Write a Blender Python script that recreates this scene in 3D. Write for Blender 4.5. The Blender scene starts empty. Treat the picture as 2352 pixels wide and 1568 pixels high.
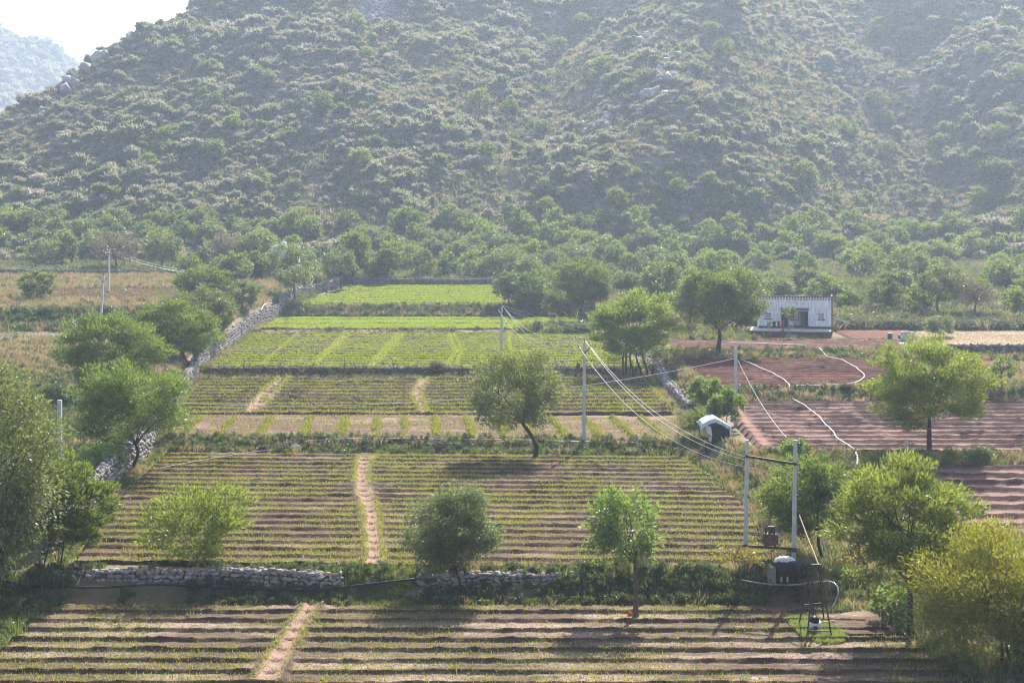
import bpy, math, random
import numpy as np
from math import radians as RAD

# ------------------------------------------------------------------ camera, sky, sun, exposure
SC = bpy.context.scene
COL = SC.collection
F, UH, VH, HC = 3267.0, 1176.0, 510.0, 20.0
SUN_EL, SUN_AZ = 43.0, 20.0
HAZE_DENSITY = 0.00032

cam_d = bpy.data.cameras.new('camera')
cam = bpy.data.objects.new('camera', cam_d)
COL.objects.link(cam)
cam.location = (0, 0, HC)
cam.rotation_euler = (RAD(90), 0, 0)
cam_d.sensor_width = 36.0
cam_d.lens = 36.0 * F / 2352.0
cam_d.shift_y = (VH - 784.0) / 2352.0
cam_d.clip_start, cam_d.clip_end = 0.5, 6000
SC.camera = cam

world = bpy.data.worlds.new('World')
SC.world = world
world.use_nodes = True
wn = world.node_tree
wn.nodes.clear()
sky = wn.nodes.new('ShaderNodeTexSky')
sky.sky_type = 'NISHITA'
sky.sun_disc = False
sky.sun_elevation = RAD(SUN_EL)
sky.sun_rotation = RAD(SUN_AZ)
sky.air_density = 1.0
sky.dust_density = 2.0
sky.ozone_density = 1.0
bgn = wn.nodes.new('ShaderNodeBackground')
bgn.inputs['Strength'].default_value = 0.105
won = wn.nodes.new('ShaderNodeOutputWorld')
wn.links.new(sky.outputs[0], bgn.inputs[0])
wn.links.new(bgn.outputs[0], won.inputs[0])

sun_d = bpy.data.lights.new('sun', 'SUN')
sun = bpy.data.objects.new('sun', sun_d)
COL.objects.link(sun)
sun_d.energy = 5.0
sun_d.angle = RAD(0.5)
sun_d.color = (1.0, 0.945, 0.865)
sun.rotation_euler = (-RAD(90 - SUN_EL), 0, -RAD(SUN_AZ))
sun.location = (60, 150, 160)

SC.view_settings.view_transform = 'Standard'
SC.view_settings.look = 'None'
SC.view_settings.exposure = 1.38
SC.view_settings.gamma = 1.0
SC.view_settings.use_curve_mapping = False
SC.render.engine = 'CYCLES'
cy = SC.cycles
cy.use_denoising = True
try:
    cy.denoiser = 'OPENIMAGEDENOISE'
except Exception:
    pass
cy.filter_width = 1.15
cy.max_bounces = 6
cy.diffuse_bounces = 3
cy.glossy_bounces = 2
cy.transmission_bounces = 3
cy.volume_bounces = 1
cy.transparent_max_bounces = 6
cy.caustics_reflective = False
cy.caustics_refractive = False
cy.sample_clamp_indirect = 6

rng = np.random.default_rng(7)
random.seed(7)

# ------------------------------------------------------------------ helpers
_tab = np.random.default_rng(99).random((256, 256))
def vnoise(x, y):
    x = np.asarray(x, float); y = np.asarray(y, float)
    xi = np.floor(x).astype(int); yi = np.floor(y).astype(int)
    fx = x - xi; fy = y - yi
    fx = fx * fx * (3 - 2 * fx); fy = fy * fy * (3 - 2 * fy)
    a = _tab[xi & 255, yi & 255]; b = _tab[(xi + 1) & 255, yi & 255]
    c = _tab[xi & 255, (yi + 1) & 255]; d = _tab[(xi + 1) & 255, (yi + 1) & 255]
    return a + (b - a) * fx + (c - a) * fy + (a - b - c + d) * fx * fy
def fbm(x, y, o=4):
    s = 0.0; a = 0.5; t = 0
    for i in range(o):
        s = s + a * vnoise(x * 2 ** i + 17 * i, y * 2 ** i + 31 * i); t += a; a *= 0.5
    return s / t
def sstep(a, b, x):
    t = np.clip((x - a) / (b - a), 0, 1)
    return t * t * (3 - 2 * t)

def tag(o, label=None, cat=None, group=None, kind=None):
    if label: o['label'] = label
    if cat: o['category'] = cat
    if group: o['group'] = group
    if kind: o['kind'] = kind
    return o
def empty(name, loc):
    o = bpy.data.objects.new(name, None)
    o.empty_display_size = 0.3
    o.location = loc
    COL.objects.link(o)
    return o
def thing(name, label, cat, loc, group=None):
    return tag(empty(name, loc), label, cat, group)
def mesh_np(name, verts, faces, attrs=None, smooth=False):
    """faces: (N,k) int array"""
    verts = np.asarray(verts, np.float32); faces = np.asarray(faces, np.int32)
    me = bpy.data.meshes.new(name)
    n, k = faces.shape
    me.vertices.add(len(verts)); me.vertices.foreach_set('co', verts.ravel())
    me.loops.add(n * k); me.loops.foreach_set('vertex_index', faces.ravel())
    me.polygons.add(n); me.polygons.foreach_set('loop_start', np.arange(0, n * k, k, dtype=np.int32))
    if smooth:
        me.polygons.foreach_set('use_smooth', np.ones(n, bool))
    for an, av in (attrs or {}).items():
        at_ = me.attributes.new(an, 'FLOAT', 'POINT')
        at_.data.foreach_set('value', np.asarray(av, np.float32))
    me.update(calc_edges=True)
    return me
def link(name, me, mat=None, parent=None, loc=None):
    o = bpy.data.objects.new(name, me)
    if mat is not None and len(me.materials) == 0:
        me.materials.append(mat)
    if parent is not None: o.parent = parent
    if loc is not None: o.location = loc
    COL.objects.link(o)
    return o
def wloc(o):
    v = np.array(o.location)
    return v if o.parent is None else v + wloc(o.parent)

class MB:
    """collects boxes, tubes and sheets given in world coordinates, then links them as one mesh"""
    def __init__(s): s.v = []; s.f = []
    def add(s, vs, fs):
        b = len(s.v); s.v += [tuple(map(float, p)) for p in vs]; s.f += [tuple(i + b for i in f) for f in fs]
        return s
    def box(s, x0, x1, y0, y1, z0, z1):
        return s.add([(x0,y0,z0),(x1,y0,z0),(x1,y1,z0),(x0,y1,z0),(x0,y0,z1),(x1,y0,z1),(x1,y1,z1),(x0,y1,z1)],
                     [(0,3,2,1),(4,5,6,7),(0,1,5,4),(1,2,6,5),(2,3,7,6),(3,0,4,7)])
    def beam(s, p, q, w, h=None):
        h = h or w
        p = np.array(p, float); q = np.array(q, float); d = q - p; d /= np.linalg.norm(d)
        up = np.array([0,0,1.0]) if abs(d[2]) < .9 else np.array([0,1.0,0])
        a = np.cross(d, up); a /= np.linalg.norm(a); b = np.cross(a, d)
        vs = [e + a * w/2 * i + b * h/2 * j for e in (p, q) for i, j in ((-1,-1),(1,-1),(1,1),(-1,1))]
        return s.add(vs, [(0,1,2,3),(7,6,5,4),(0,4,5,1),(1,5,6,2),(2,6,7,3),(3,7,4,0)])
    def tube(s, pts, r, n=6, cap=True):
        pts = np.asarray(pts, float); m = len(pts)
        r = np.broadcast_to(np.asarray(r, float), (m,))
        vs = []
        for i in range(m):
            d = pts[min(i + 1, m - 1)] - pts[max(i - 1, 0)]; d = d / (np.linalg.norm(d) + 1e-9)
            up = np.array([0,0,1.0]) if abs(d[2]) < .9 else np.array([0,1.0,0])
            a = np.cross(d, up); a /= np.linalg.norm(a); b = np.cross(a, d)
            for k in range(n):
                t = 2 * math.pi * k / n
                vs.append(pts[i] + r[i] * (a * math.cos(t) + b * math.sin(t)))
        fs = [(i*n+k, i*n+(k+1)%n, (i+1)*n+(k+1)%n, (i+1)*n+k) for i in range(m-1) for k in range(n)]
        if cap: fs += [tuple(range(n-1, -1, -1)), tuple((m-1)*n + k for k in range(n))]
        return s.add(vs, fs)
    def lathe(s, c, prof, n=14):
        vs = [(c[0] + r*math.cos(2*math.pi*k/n), c[1] + r*math.sin(2*math.pi*k/n), c[2] + z) for r, z in prof for k in range(n)]
        fs = [(i*n+k, i*n+(k+1)%n, (i+1)*n+(k+1)%n, (i+1)*n+k) for i in range(len(prof)-1) for k in range(n)]
        fs += [tuple(range(n-1, -1, -1)), tuple((len(prof)-1)*n + k for k in range(n))]
        return s.add(vs, fs)
    def build(s, name, mat, parent=None, smooth=False, label=None):
        o0 = wloc(parent) if parent is not None else np.zeros(3)
        me = bpy.data.meshes.new(name)
        me.from_pydata([tuple(np.array(p) - o0) for p in s.v], [], s.f)
        if smooth:
            me.polygons.foreach_set('use_smooth', np.ones(len(me.polygons), bool))
        me.update()
        o = link(name, me, mat, parent)
        if label: o['label'] = label
        return o
    def top(s, name, mat, loc, label, cat, group=None, smooth=False):
        """a thing made of one mesh"""
        me = bpy.data.meshes.new(name)
        me.from_pydata([tuple(np.array(p) - np.array(loc)) for p in s.v], [], s.f)
        if smooth:
            me.polygons.foreach_set('use_smooth', np.ones(len(me.polygons), bool))
        me.update()
        return tag(link(name, me, mat, None, loc), label, cat, group)

# ------------------------------------------------------------------ materials
class NT:
    def __init__(s, name):
        s.m = bpy.data.materials.new(name); s.m.use_nodes = True
        s.t = s.m.node_tree; s.t.nodes.clear()
        s.out = s.n('ShaderNodeOutputMaterial')
    def n(s, t, **kw):
        nd = s.t.nodes.new(t)
        for k, v in kw.items(): setattr(nd, k, v)
        return nd
    def l(s, a, b): s.t.links.new(a, b)
    def val(s, sock, v):
        if hasattr(v, 'is_linked') or hasattr(v, 'links'): s.l(v, sock)
        else: sock.default_value = v
    def mix(s, fac, a, b):
        nd = s.n('ShaderNodeMix', data_type='RGBA')
        s.val(nd.inputs[0], fac); s.val(nd.inputs[6], a); s.val(nd.inputs[7], b)
        return nd.outputs[2]
    def noise(s, scale, detail=4, rough=.6, vec=None):
        nd = s.n('ShaderNodeTexNoise'); nd.inputs['Scale'].default_value = scale
        nd.inputs['Detail'].default_value = detail; nd.inputs['Roughness'].default_value = rough
        if vec is not None: s.l(vec, nd.inputs['Vector'])
        return nd.outputs[0]
    def ramp(s, fac, a, b):
        nd = s.n('ShaderNodeMapRange'); s.val(nd.inputs[0], fac)
        nd.inputs[1].default_value = a; nd.inputs[2].default_value = b
        return nd.outputs[0]
    def math(s, op, a, b=0.0):
        nd = s.n('ShaderNodeMath', operation=op); s.val(nd.inputs[0], a); s.val(nd.inputs[1], b)
        return nd.outputs[0]
    def attr(s, name):
        nd = s.n('ShaderNodeAttribute'); nd.attribute_name = name
        return nd.outputs['Fac']
    def pos(s): return s.n('ShaderNodeNewGeometry').outputs['Position']
    def objco(s): return s.n('ShaderNodeTexCoord').outputs['Object']
    def rnd(s): return s.n('ShaderNodeObjectInfo').outputs['Random']
    def bsdf(s, col, rough=.8, spec=.3, bump=None, bstr=.5, bdist=.05, metal=0.0):
        p = s.n('ShaderNodeBsdfPrincipled')
        s.val(p.inputs['Base Color'], col); s.val(p.inputs['Roughness'], rough)
        p.inputs['Specular IOR Level'].default_value = spec; p.inputs['Metallic'].default_value = metal
        if bump is not None:
            b = s.n('ShaderNodeBump'); b.inputs['Strength'].default_value = bstr; b.inputs['Distance'].default_value = bdist
            s.l(bump, b.inputs['Height']); s.l(b.outputs[0], p.inputs['Normal'])
        s.l(p.outputs[0], s.out.inputs['Surface'])
        return s.m
def C(r, g, b): return (r, g, b, 1.0)

def m_plain(name, c1, c2=None, rough=.7, scale=4.0, spec=.3, metal=0.0):
    t = NT(name)
    c2 = c2 or tuple(x * .75 for x in c1)
    f = t.ramp(t.noise(scale, 5, .65, t.objco()), .35, .65)
    return t.bsdf(t.mix(f, C(*c1), C(*c2)), rough, spec, metal=metal)

def m_leaf(name, c1, c2, trans=.45, gloss=.05, grough=.35):
    t = NT(name)
    r = t.attr('rnd')
    ob = t.rnd()
    col = t.mix(r, C(*c1), C(*c2))
    hs = t.n('ShaderNodeHueSaturation')
    hs.inputs['Fac'].default_value = 1.0
    t.l(t.math('MULTIPLY_ADD', ob, .03), hs.inputs['Hue'])
    hs.inputs['Hue'].default_value = .5
    mm = t.n('ShaderNodeMapRange'); t.l(ob, mm.inputs[0]); mm.inputs[3].default_value = .49; mm.inputs[4].default_value = .515
    t.l(mm.outputs[0], hs.inputs['Hue'])
    mv = t.n('ShaderNodeMapRange'); t.l(ob, mv.inputs[0]); mv.inputs[3].default_value = .85; mv.inputs[4].default_value = 1.2
    t.l(mv.outputs[0], hs.inputs['Value'])
    t.l(col, hs.inputs['Color'])
    col = hs.outputs[0]
    d = t.n('ShaderNodeBsdfDiffuse'); t.l(col, d.inputs[0])
    tr = t.n('ShaderNodeBsdfTranslucent')
    tc = t.mix(.5, col, C(min(1, c2[0]*2.2), min(1, c2[1]*2.0), c2[2]*1.2)); t.l(tc, tr.inputs[0])
    m = t.n('ShaderNodeMixShader'); m.inputs[0].default_value = trans
    t.l(d.outputs[0], m.inputs[1]); t.l(tr.outputs[0], m.inputs[2])
    g = t.n('ShaderNodeBsdfGlossy'); g.inputs['Roughness'].default_value = grough
    g.inputs['Color'].default_value = (1, 1, 1, 1)
    m2 = t.n('ShaderNodeMixShader'); m2.inputs[0].default_value = gloss
    t.l(m.outputs[0], m2.inputs[1]); t.l(g.outputs[0], m2.inputs[2])
    t.l(m2.outputs[0], t.out.inputs['Surface'])
    return t.m

def m_soil(name, dark, mid, crust, crust_amt=.5, wet=.35, rough_dry=.95, rough_wet=.5, pathc=(.30,.19,.135), spec=.2):
    """tilled soil: clods, pale dried crust (in soil_redwet also painted wet sheen), wet glossy patches, bare trodden strips (attribute 'path')"""
    t = NT(name)
    p = t.pos()
    mp = t.n('ShaderNodeMapping'); mp.inputs['Scale'].default_value = (.35, 1, 1); t.l(p, mp.inputs[0])
    n1 = t.noise(.35, 5, .6, mp.outputs[0]); n2 = t.noise(3.2, 6, .7, mp.outputs[0]); n3 = t.noise(12, 5, .7, p)
    col = t.mix(t.ramp(n2, .35, .65), C(*dark), C(*mid))
    cm = t.math('MULTIPLY', t.ramp(n1, .62 - crust_amt*.3, .75 - crust_amt*.3), t.ramp(n3, .38, .56))
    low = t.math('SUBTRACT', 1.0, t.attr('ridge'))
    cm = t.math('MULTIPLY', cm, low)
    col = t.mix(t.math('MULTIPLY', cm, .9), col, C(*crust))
    col = t.mix(t.math('MULTIPLY', t.attr('ridge'), .8), col, C(dark[0]*.8, dark[1]*.8, dark[2]*.8))  # ridges coloured darker: moist earth plus painted shade of the ridge faces
    col = t.mix(t.math('MULTIPLY', t.math('MULTIPLY', t.attr('path'), .85), t.ramp(n3, .3, .5)), col, C(*pathc))
    mq = t.n('ShaderNodeMapping'); mq.inputs['Scale'].default_value = (.5, 2.6, 1); t.l(p, mq.inputs[0])
    w = t.math('MULTIPLY', t.ramp(t.noise(.8, 6, .75, mq.outputs[0]), .66 - wet*.3, .76 - wet*.3), low)
    rg = t.n('ShaderNodeMapRange'); t.l(w, rg.inputs[0]); rg.inputs[3].default_value = rough_dry; rg.inputs[4].default_value = rough_wet
    bh = t.math('ADD', n2, t.math('MULTIPLY', n3, .6))
    return t.bsdf(col, rg.outputs[0], spec, bh, .9, .07)

M = {}
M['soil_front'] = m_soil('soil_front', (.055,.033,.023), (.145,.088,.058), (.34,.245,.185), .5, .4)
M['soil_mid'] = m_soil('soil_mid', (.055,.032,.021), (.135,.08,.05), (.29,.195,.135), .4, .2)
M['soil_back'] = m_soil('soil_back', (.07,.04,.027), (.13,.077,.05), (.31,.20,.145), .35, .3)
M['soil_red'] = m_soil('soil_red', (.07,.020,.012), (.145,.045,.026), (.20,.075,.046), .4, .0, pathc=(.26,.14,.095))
M['soil_redwet'] = m_soil('soil_redwet', (.045,.014,.009), (.09,.028,.018), (.30,.185,.145), 1.5, .05, rough_wet=.45, spec=.3, pathc=(.26,.14,.095))  # pale furrow colour: silt and painted wet sheen together
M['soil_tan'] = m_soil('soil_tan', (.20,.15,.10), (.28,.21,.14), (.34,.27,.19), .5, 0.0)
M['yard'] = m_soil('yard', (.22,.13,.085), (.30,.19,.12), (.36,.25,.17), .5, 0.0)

def m_ground():
    t = NT('ground_soil')
    p = t.pos()
    a = t.noise(.12, 5, .6, p); b = t.noise(1.3, 6, .7, p); c = t.noise(7, 5, .7, p)
    col = t.mix(t.ramp(b, .35, .65), C(.11,.075,.045), C(.20,.145,.085))
    col = t.mix(t.math('MULTIPLY', t.ramp(a, .45, .6), t.ramp(c, .3, .6)), col, C(.26,.20,.11))
    col = t.mix(t.math('MULTIPLY', t.ramp(t.noise(.3, 5, .6, p), .5, .62), .7), col, C(.075,.085,.028))
    return t.bsdf(col, .9, .2, t.math('ADD', b, c), .8, .1)
M['ground'] = m_ground()
def m_hill():
    t = NT('hill_soil')
    p = t.pos()
    b = t.noise(.25, 6, .7, p); c = t.noise(1.5, 5, .7, p)
    col = t.mix(t.ramp(b, .35, .65), C(.13,.115,.085), C(.19,.175,.13))
    col = t.mix(t.math('MULTIPLY', t.ramp(c, .45, .65), .6), col, C(.11,.11,.055))
    return t.bsdf(col, .9, .2, c, .8, .3)
M['hill'] = m_hill()
def m_stone(name, c1, c2, c3):
    t = NT(name)
    o = t.rnd(); n = t.noise(5, 5, .7, t.objco())
    cr = t.n('ShaderNodeValToRGB'); t.l(o, cr.inputs[0])
    e = cr.color_ramp.elements; e[0].color = C(*c1); e[1].color = C(*c3)
    x = e.new(.5); x.color = C(*c2)
    col = t.mix(t.ramp(n, .4, .7), cr.outputs[0], C(c1[0]*.6, c1[1]*.58, c1[2]*.55))
    return t.bsdf(col, .85, .25, n, .5, .03)
M['stone'] = m_stone('stone', (.20,.18,.17), (.46,.43,.42), (.30,.22,.16))
M['stone_dark'] = m_stone('stone_dark', (.15,.13,.12), (.25,.23,.22), (.19,.14,.10))
M['stone_grey'] = m_stone('stone_grey', (.15,.14,.13), (.33,.31,.30), (.22,.17,.13))
M['rubble'] = m_plain('rubble_core', (.10,.08,.065), (.06,.05,.04), .95, 6)
M['rock'] = m_plain('rock', (.40,.36,.34), (.25,.21,.19), .85, .6)
M['scree'] = m_plain('scree', (.30,.28,.29), (.20,.19,.20), .9, .8)
M['concrete'] = m_plain('concrete', (.58,.57,.56), (.47,.46,.45), .8, 3)
M['white_wire'] = m_plain('wire_metal', (.55,.53,.50), None, .35, 2, .6, .6)
M['iron'] = m_plain('dark_iron', (.045,.03,.025), (.09,.05,.035), .6, 8, .4, .3)
M['rust'] = m_plain('rust_paint', (.16,.055,.03), (.10,.035,.025), .5, 5, .5)
M['black_plastic'] = m_plain('black_plastic', (.010,.011,.016), (.018,.019,.026), .55, 3, .3)
M['white_plastic'] = m_plain('white_plastic', (.66,.64,.60), (.50,.48,.44), .5, 2, .5)
M['hose_pale'] = m_plain('pale_hose', (.48,.44,.38), (.34,.30,.25), .6, 3, .3)
M['bark'] = m_plain('bark', (.055,.042,.034), (.03,.024,.02), .9, 8)
M['bark_pale'] = m_plain('bark_pale', (.13,.095,.075), (.07,.05,.04), .9, 8)
M['bamboo'] = m_plain('bamboo', (.50,.33,.19), (.36,.22,.12), .6, 4)
M['blue'] = m_plain('blue_plastic', (.02,.08,.30), None, .4, 3, .5)
M['red'] = m_plain('red_cloth', (.55,.015,.03), None, .8, 3)
M['orange'] = m_plain('orange_cloth', (.65,.12,.01), None, .8, 3)
M['tan_cloth'] = m_plain('tan_cloth', (.40,.30,.19), None, .85, 3)
M['dark_cloth'] = m_plain('dark_cloth', (.02,.022,.028), None, .85, 3)
M['white_cloth'] = m_plain('white_cloth', (.72,.71,.72), (.62,.61,.62), .85, 2)
M['yellow_cloth'] = m_plain('yellow_cloth', (.58,.48,.22), (.45,.36,.16), .7, 2)
def m_patch():
    t = NT('patched_sheet')
    o = t.objco()
    mp = t.n('ShaderNodeMapping'); mp.inputs['Scale'].default_value = (2.2, 1.2, 2.2); t.l(o, mp.inputs[0])
    n = t.noise(1.6, 2, .5, mp.outputs[0])
    cr = t.n('ShaderNodeValToRGB'); t.l(n, cr.inputs[0]); cr.color_ramp.interpolation = 'CONSTANT'
    e = cr.color_ramp.elements; e[0].color = C(.70,.70,.66); e[1].color = C(.55,.56,.28); e[1].position = .62
    for p_, c_ in ((.40, (.10,.42,.36)), (.46, (.72,.72,.70)), (.55, (.16,.44,.40)), (.58, (.70,.68,.60))):
        x = e.new(p_); x.color = C(*c_)
    return t.bsdf(cr.outputs[0], .45, .4)
M['patch'] = m_patch()
def m_limewash():
    t = NT('limewash')
    o = t.objco()
    mp = t.n('ShaderNodeMapping'); mp.inputs['Scale'].default_value = (3.5, 3.5, .5); t.l(o, mp.inputs[0])
    s = t.noise(1.6, 6, .7, mp.outputs[0]); n = t.noise(1.2, 5, .65, o)
    col = t.mix(t.ramp(s, .44, .68), C(.86,.86,.87), C(.42,.40,.42))
    col = t.mix(t.math('MULTIPLY', t.ramp(n, .5, .7), .5), col, C(.50,.46,.46))
    return t.bsdf(col, .85, .2)
M['limewash'] = m_limewash()
M['brick_side'] = m_plain('bare_brick', (.22,.12,.09), (.16,.09,.07), .9, 3)
M['plinth'] = m_plain('stained_plinth', (.05,.045,.05), (.15,.10,.08), .85, 1.5)
M['floor'] = m_plain('verandah_floor', (.45,.40,.34), (.36,.32,.28), .8, 1)
M['room_shade_panel'] = m_plain('room_shade_panel', (.03,.03,.035), None, .9, 1)  # near-black colour painting the shade of a room behind an opening
M['door_brown'] = m_plain('door_brown', (.06,.04,.035), None, .6, 3)
M['pink_wall'] = m_plain('pale_pink_wall', (.55,.50,.50), (.48,.44,.44), .85, 2)
M['glass'] = m_plain('window_pane', (.35,.38,.40), (.45,.46,.46), .25, 2, .6)
M['plank'] = m_plain('shutter_plank', (.52,.48,.45), (.44,.40,.38), .8, 3)
M['bird_body'] = m_plain('bird_brown', (.30,.25,.22), (.20,.165,.14), .8, 14)
M['bird_dark'] = m_plain('bird_neck', (.015,.03,.045), None, .5, 6)
M['stick'] = m_plain('dead_stick', (.10,.075,.06), (.06,.045,.04), .9, 6)
# foliage
M['lf_acacia'] = m_leaf('leaf_acacia', (.065,.11,.02), (.18,.23,.045), .5, .02)
M['lf_acacia_dk'] = m_leaf('leaf_acacia_dark', (.05,.092,.022), (.14,.195,.045), .46, .02)
M['lf_broad'] = m_leaf('leaf_broad', (.055,.095,.022), (.155,.20,.045), .47, .05, .5)
M['lf_pale'] = m_leaf('leaf_pale', (.075,.110,.035), (.155,.185,.060), .42, .05, .5)
M['lf_fine'] = m_leaf('leaf_fine', (.065,.105,.035), (.14,.185,.07), .45, .05, .5)
M['lf_bright'] = m_leaf('leaf_bright', (.075,.135,.025), (.15,.225,.045), .5, .05, .5)
M['lf_yellow'] = m_leaf('leaf_yellow', (.11,.14,.02), (.23,.24,.035), .5, .02)
M['lf_grey'] = m_leaf('leaf_grey', (.100,.085,.062), (.150,.135,.095), .35, .04)
M['lf_autumn'] = m_leaf('leaf_autumn', (.12,.13,.03), (.24,.20,.04), .45, .03)
M['sc_grey'] = m_leaf('scrub_grey', (.19,.18,.16), (.30,.29,.26), .36, .0)
M['sc_olive'] = m_leaf('scrub_olive', (.145,.155,.118), (.245,.26,.19), .38, .0)
M['sc_green'] = m_leaf('scrub_green', (.09,.125,.05), (.18,.22,.095), .36, .01)
M['weed'] = m_leaf('weed_green', (.055,.090,.020), (.120,.160,.040), .45, .06)
M['weed_dark'] = m_leaf('weed_dark', (.040,.062,.024), (.085,.105,.045), .4, .08)
M['grass_dry'] = m_leaf('grass_dry', (.17,.14,.095), (.275,.215,.145), .45, .03)
M['crop_front'] = m_leaf('crop_front', (.10,.135,.020), (.19,.21,.04), .5, .02)
M['crop_back'] = m_leaf('crop_back', (.13,.19,.022), (.23,.29,.045), .5, .02)
M['lawn'] = m_leaf('lawn_grass', (.11,.16,.04), (.18,.23,.06), .5, .02)

# ------------------------------------------------------------------ terrain
def ip(x, xs, ys): return np.interp(x, xs, ys)
XL_Y = [0, 60, 77, 96, 113, 163, 206, 235, 268, 300]; XL_X = [-26, -26, -26.3, -28.8, -29.8, -36.8, -39.5, -38.5, -34, -33]
XR_Y = [0, 60, 77, 95, 113, 130, 163, 200, 228, 240, 270, 300]; XR_X = [22, 21, 15.7, 16.7, 15.2, 16.9, 17.0, 14.5, 12.0, 1.0, -.5, -.5]
def xl_of(Y): return ip(Y, XL_Y, XL_X)
def xr_of(Y): return ip(Y, XR_Y, XR_X)
ZC = ([0, 74.9, 76.3, 114.3, 115.8, 161.3, 162.6, 206.8, 208.6, 231.5, 235.2, 267, 300], [0, 0, 1.2, 1.45, 2.2, 2.3, 3.2, 3.6, 4.2, 4.4, 6.0, 8.0, 10.5])
ZR = ([0, 75, 80, 90, 101, 103, 130.6, 132.9, 160, 163, 176, 180, 200, 240, 300], [0, .05, 1.0, 1.8, 2.7, 3.2, 3.4, 4.4, 4.5, 5.25, 5.28, 5.38, 5.9, 7.8, 10.5])
ZL = ([0, 72, 80, 100, 115, 160, 187, 190.5, 193.5, 235, 270, 300], [.1, .2, 1.4, 1.9, 2.6, 4.2, 5.5, 5.7, 7.5, 9.0, 10.0, 10.5])
def zbase(X, Y):
    X = np.asarray(X, float); Y = np.asarray(Y, float)
    Yc = Y + .045 * X * ((Y > 105) & (Y < 125))
    zc = ip(Yc, *ZC); zr = ip(Y, *ZR); zl = ip(Y, *ZL)
    zl = zl - 1.9*np.exp(-((X - xl_of(Y))/4.5)**2)*sstep(186, 205, Y)*(1 - sstep(238, 262, Y))
    wl = sstep(-.5, .7, X - xl_of(Y)); wr = sstep(-.2, 1.3, X - xr_of(Y))
    return zl * (1 - wl) + (zc * (1 - wr) + zr * wr) * wl
def zhill(X, Y):
    X = np.asarray(X, float); Y = np.asarray(Y, float)
    foot = 300 + 5*np.sin(X/29.) + 22*np.exp(-((X-100)/28.)**2)*sstep(0, 1, (Y-300)/60.)
    d = Y - foot
    z = 10.5 + ip(d, [-60, 0, 18, 40, 118, 140, 165, 300, 420], [-8, 0, 4, 14.5, 62, 71.5, 90, 175, 230])
    t = sstep(305, 350, Y)
    xc = ip(Y, [300, 330, 370, 430, 480], [28, 34, 46, 62, 74])
    ridge = 15*np.exp(-((X-xc)/30.)**2)*t - 9*np.exp(-((X-ip(Y,[300,430],[-8,12]))/16.)**2)*sstep(330, 400, Y)
    ridge = ridge - 8*np.exp(-((X-ip(Y,[300,430],[95,120]))/20.)**2)*sstep(320, 380, Y)
    z = z + ridge + (fbm(X/22., Y/22., 4) - .5)*7*sstep(298, 330, Y) + (fbm(X/6.+9, Y/6., 3) - .5)*2.0*sstep(305, 330, Y)
    cap = ip(X, [-400, -230, -170, -147, -138, -118, -100, -60, -40], [16, 22, 34, 43.5, 49, 69, 87, 134, 160]) + (fbm(X/5., Y/9., 3)-.5)*5
    k = 3.0
    h = np.clip(.5 + .5*(cap - z)/k, 0, 1)
    return cap*(1-h) + z*h - k*h*(1-h)
def G(X, Y):
    return np.where(np.asarray(Y, float) > 296, np.maximum(zbase(X, Y), zhill(X, Y)), zbase(X, Y))
_ys = np.arange(50, 560, .2)
def at(u, v):
    """ground point seen at photo position (u, v)"""
    X = (u - UH)/F*_ys; Z = HC - (v - VH)/F*_ys
    g = G(X, _ys)
    i = int(np.argmax(Z <= g))
    if Z[i] > g[i]: i = len(_ys) - 1
    return np.array([X[i], _ys[i], float(g[i])])
def P(u, v, Y): return np.array([(u - UH)/F*Y, Y, HC - (v - VH)/F*Y])
def onY(u, Y): return (u - UH)/F*Y

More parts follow.
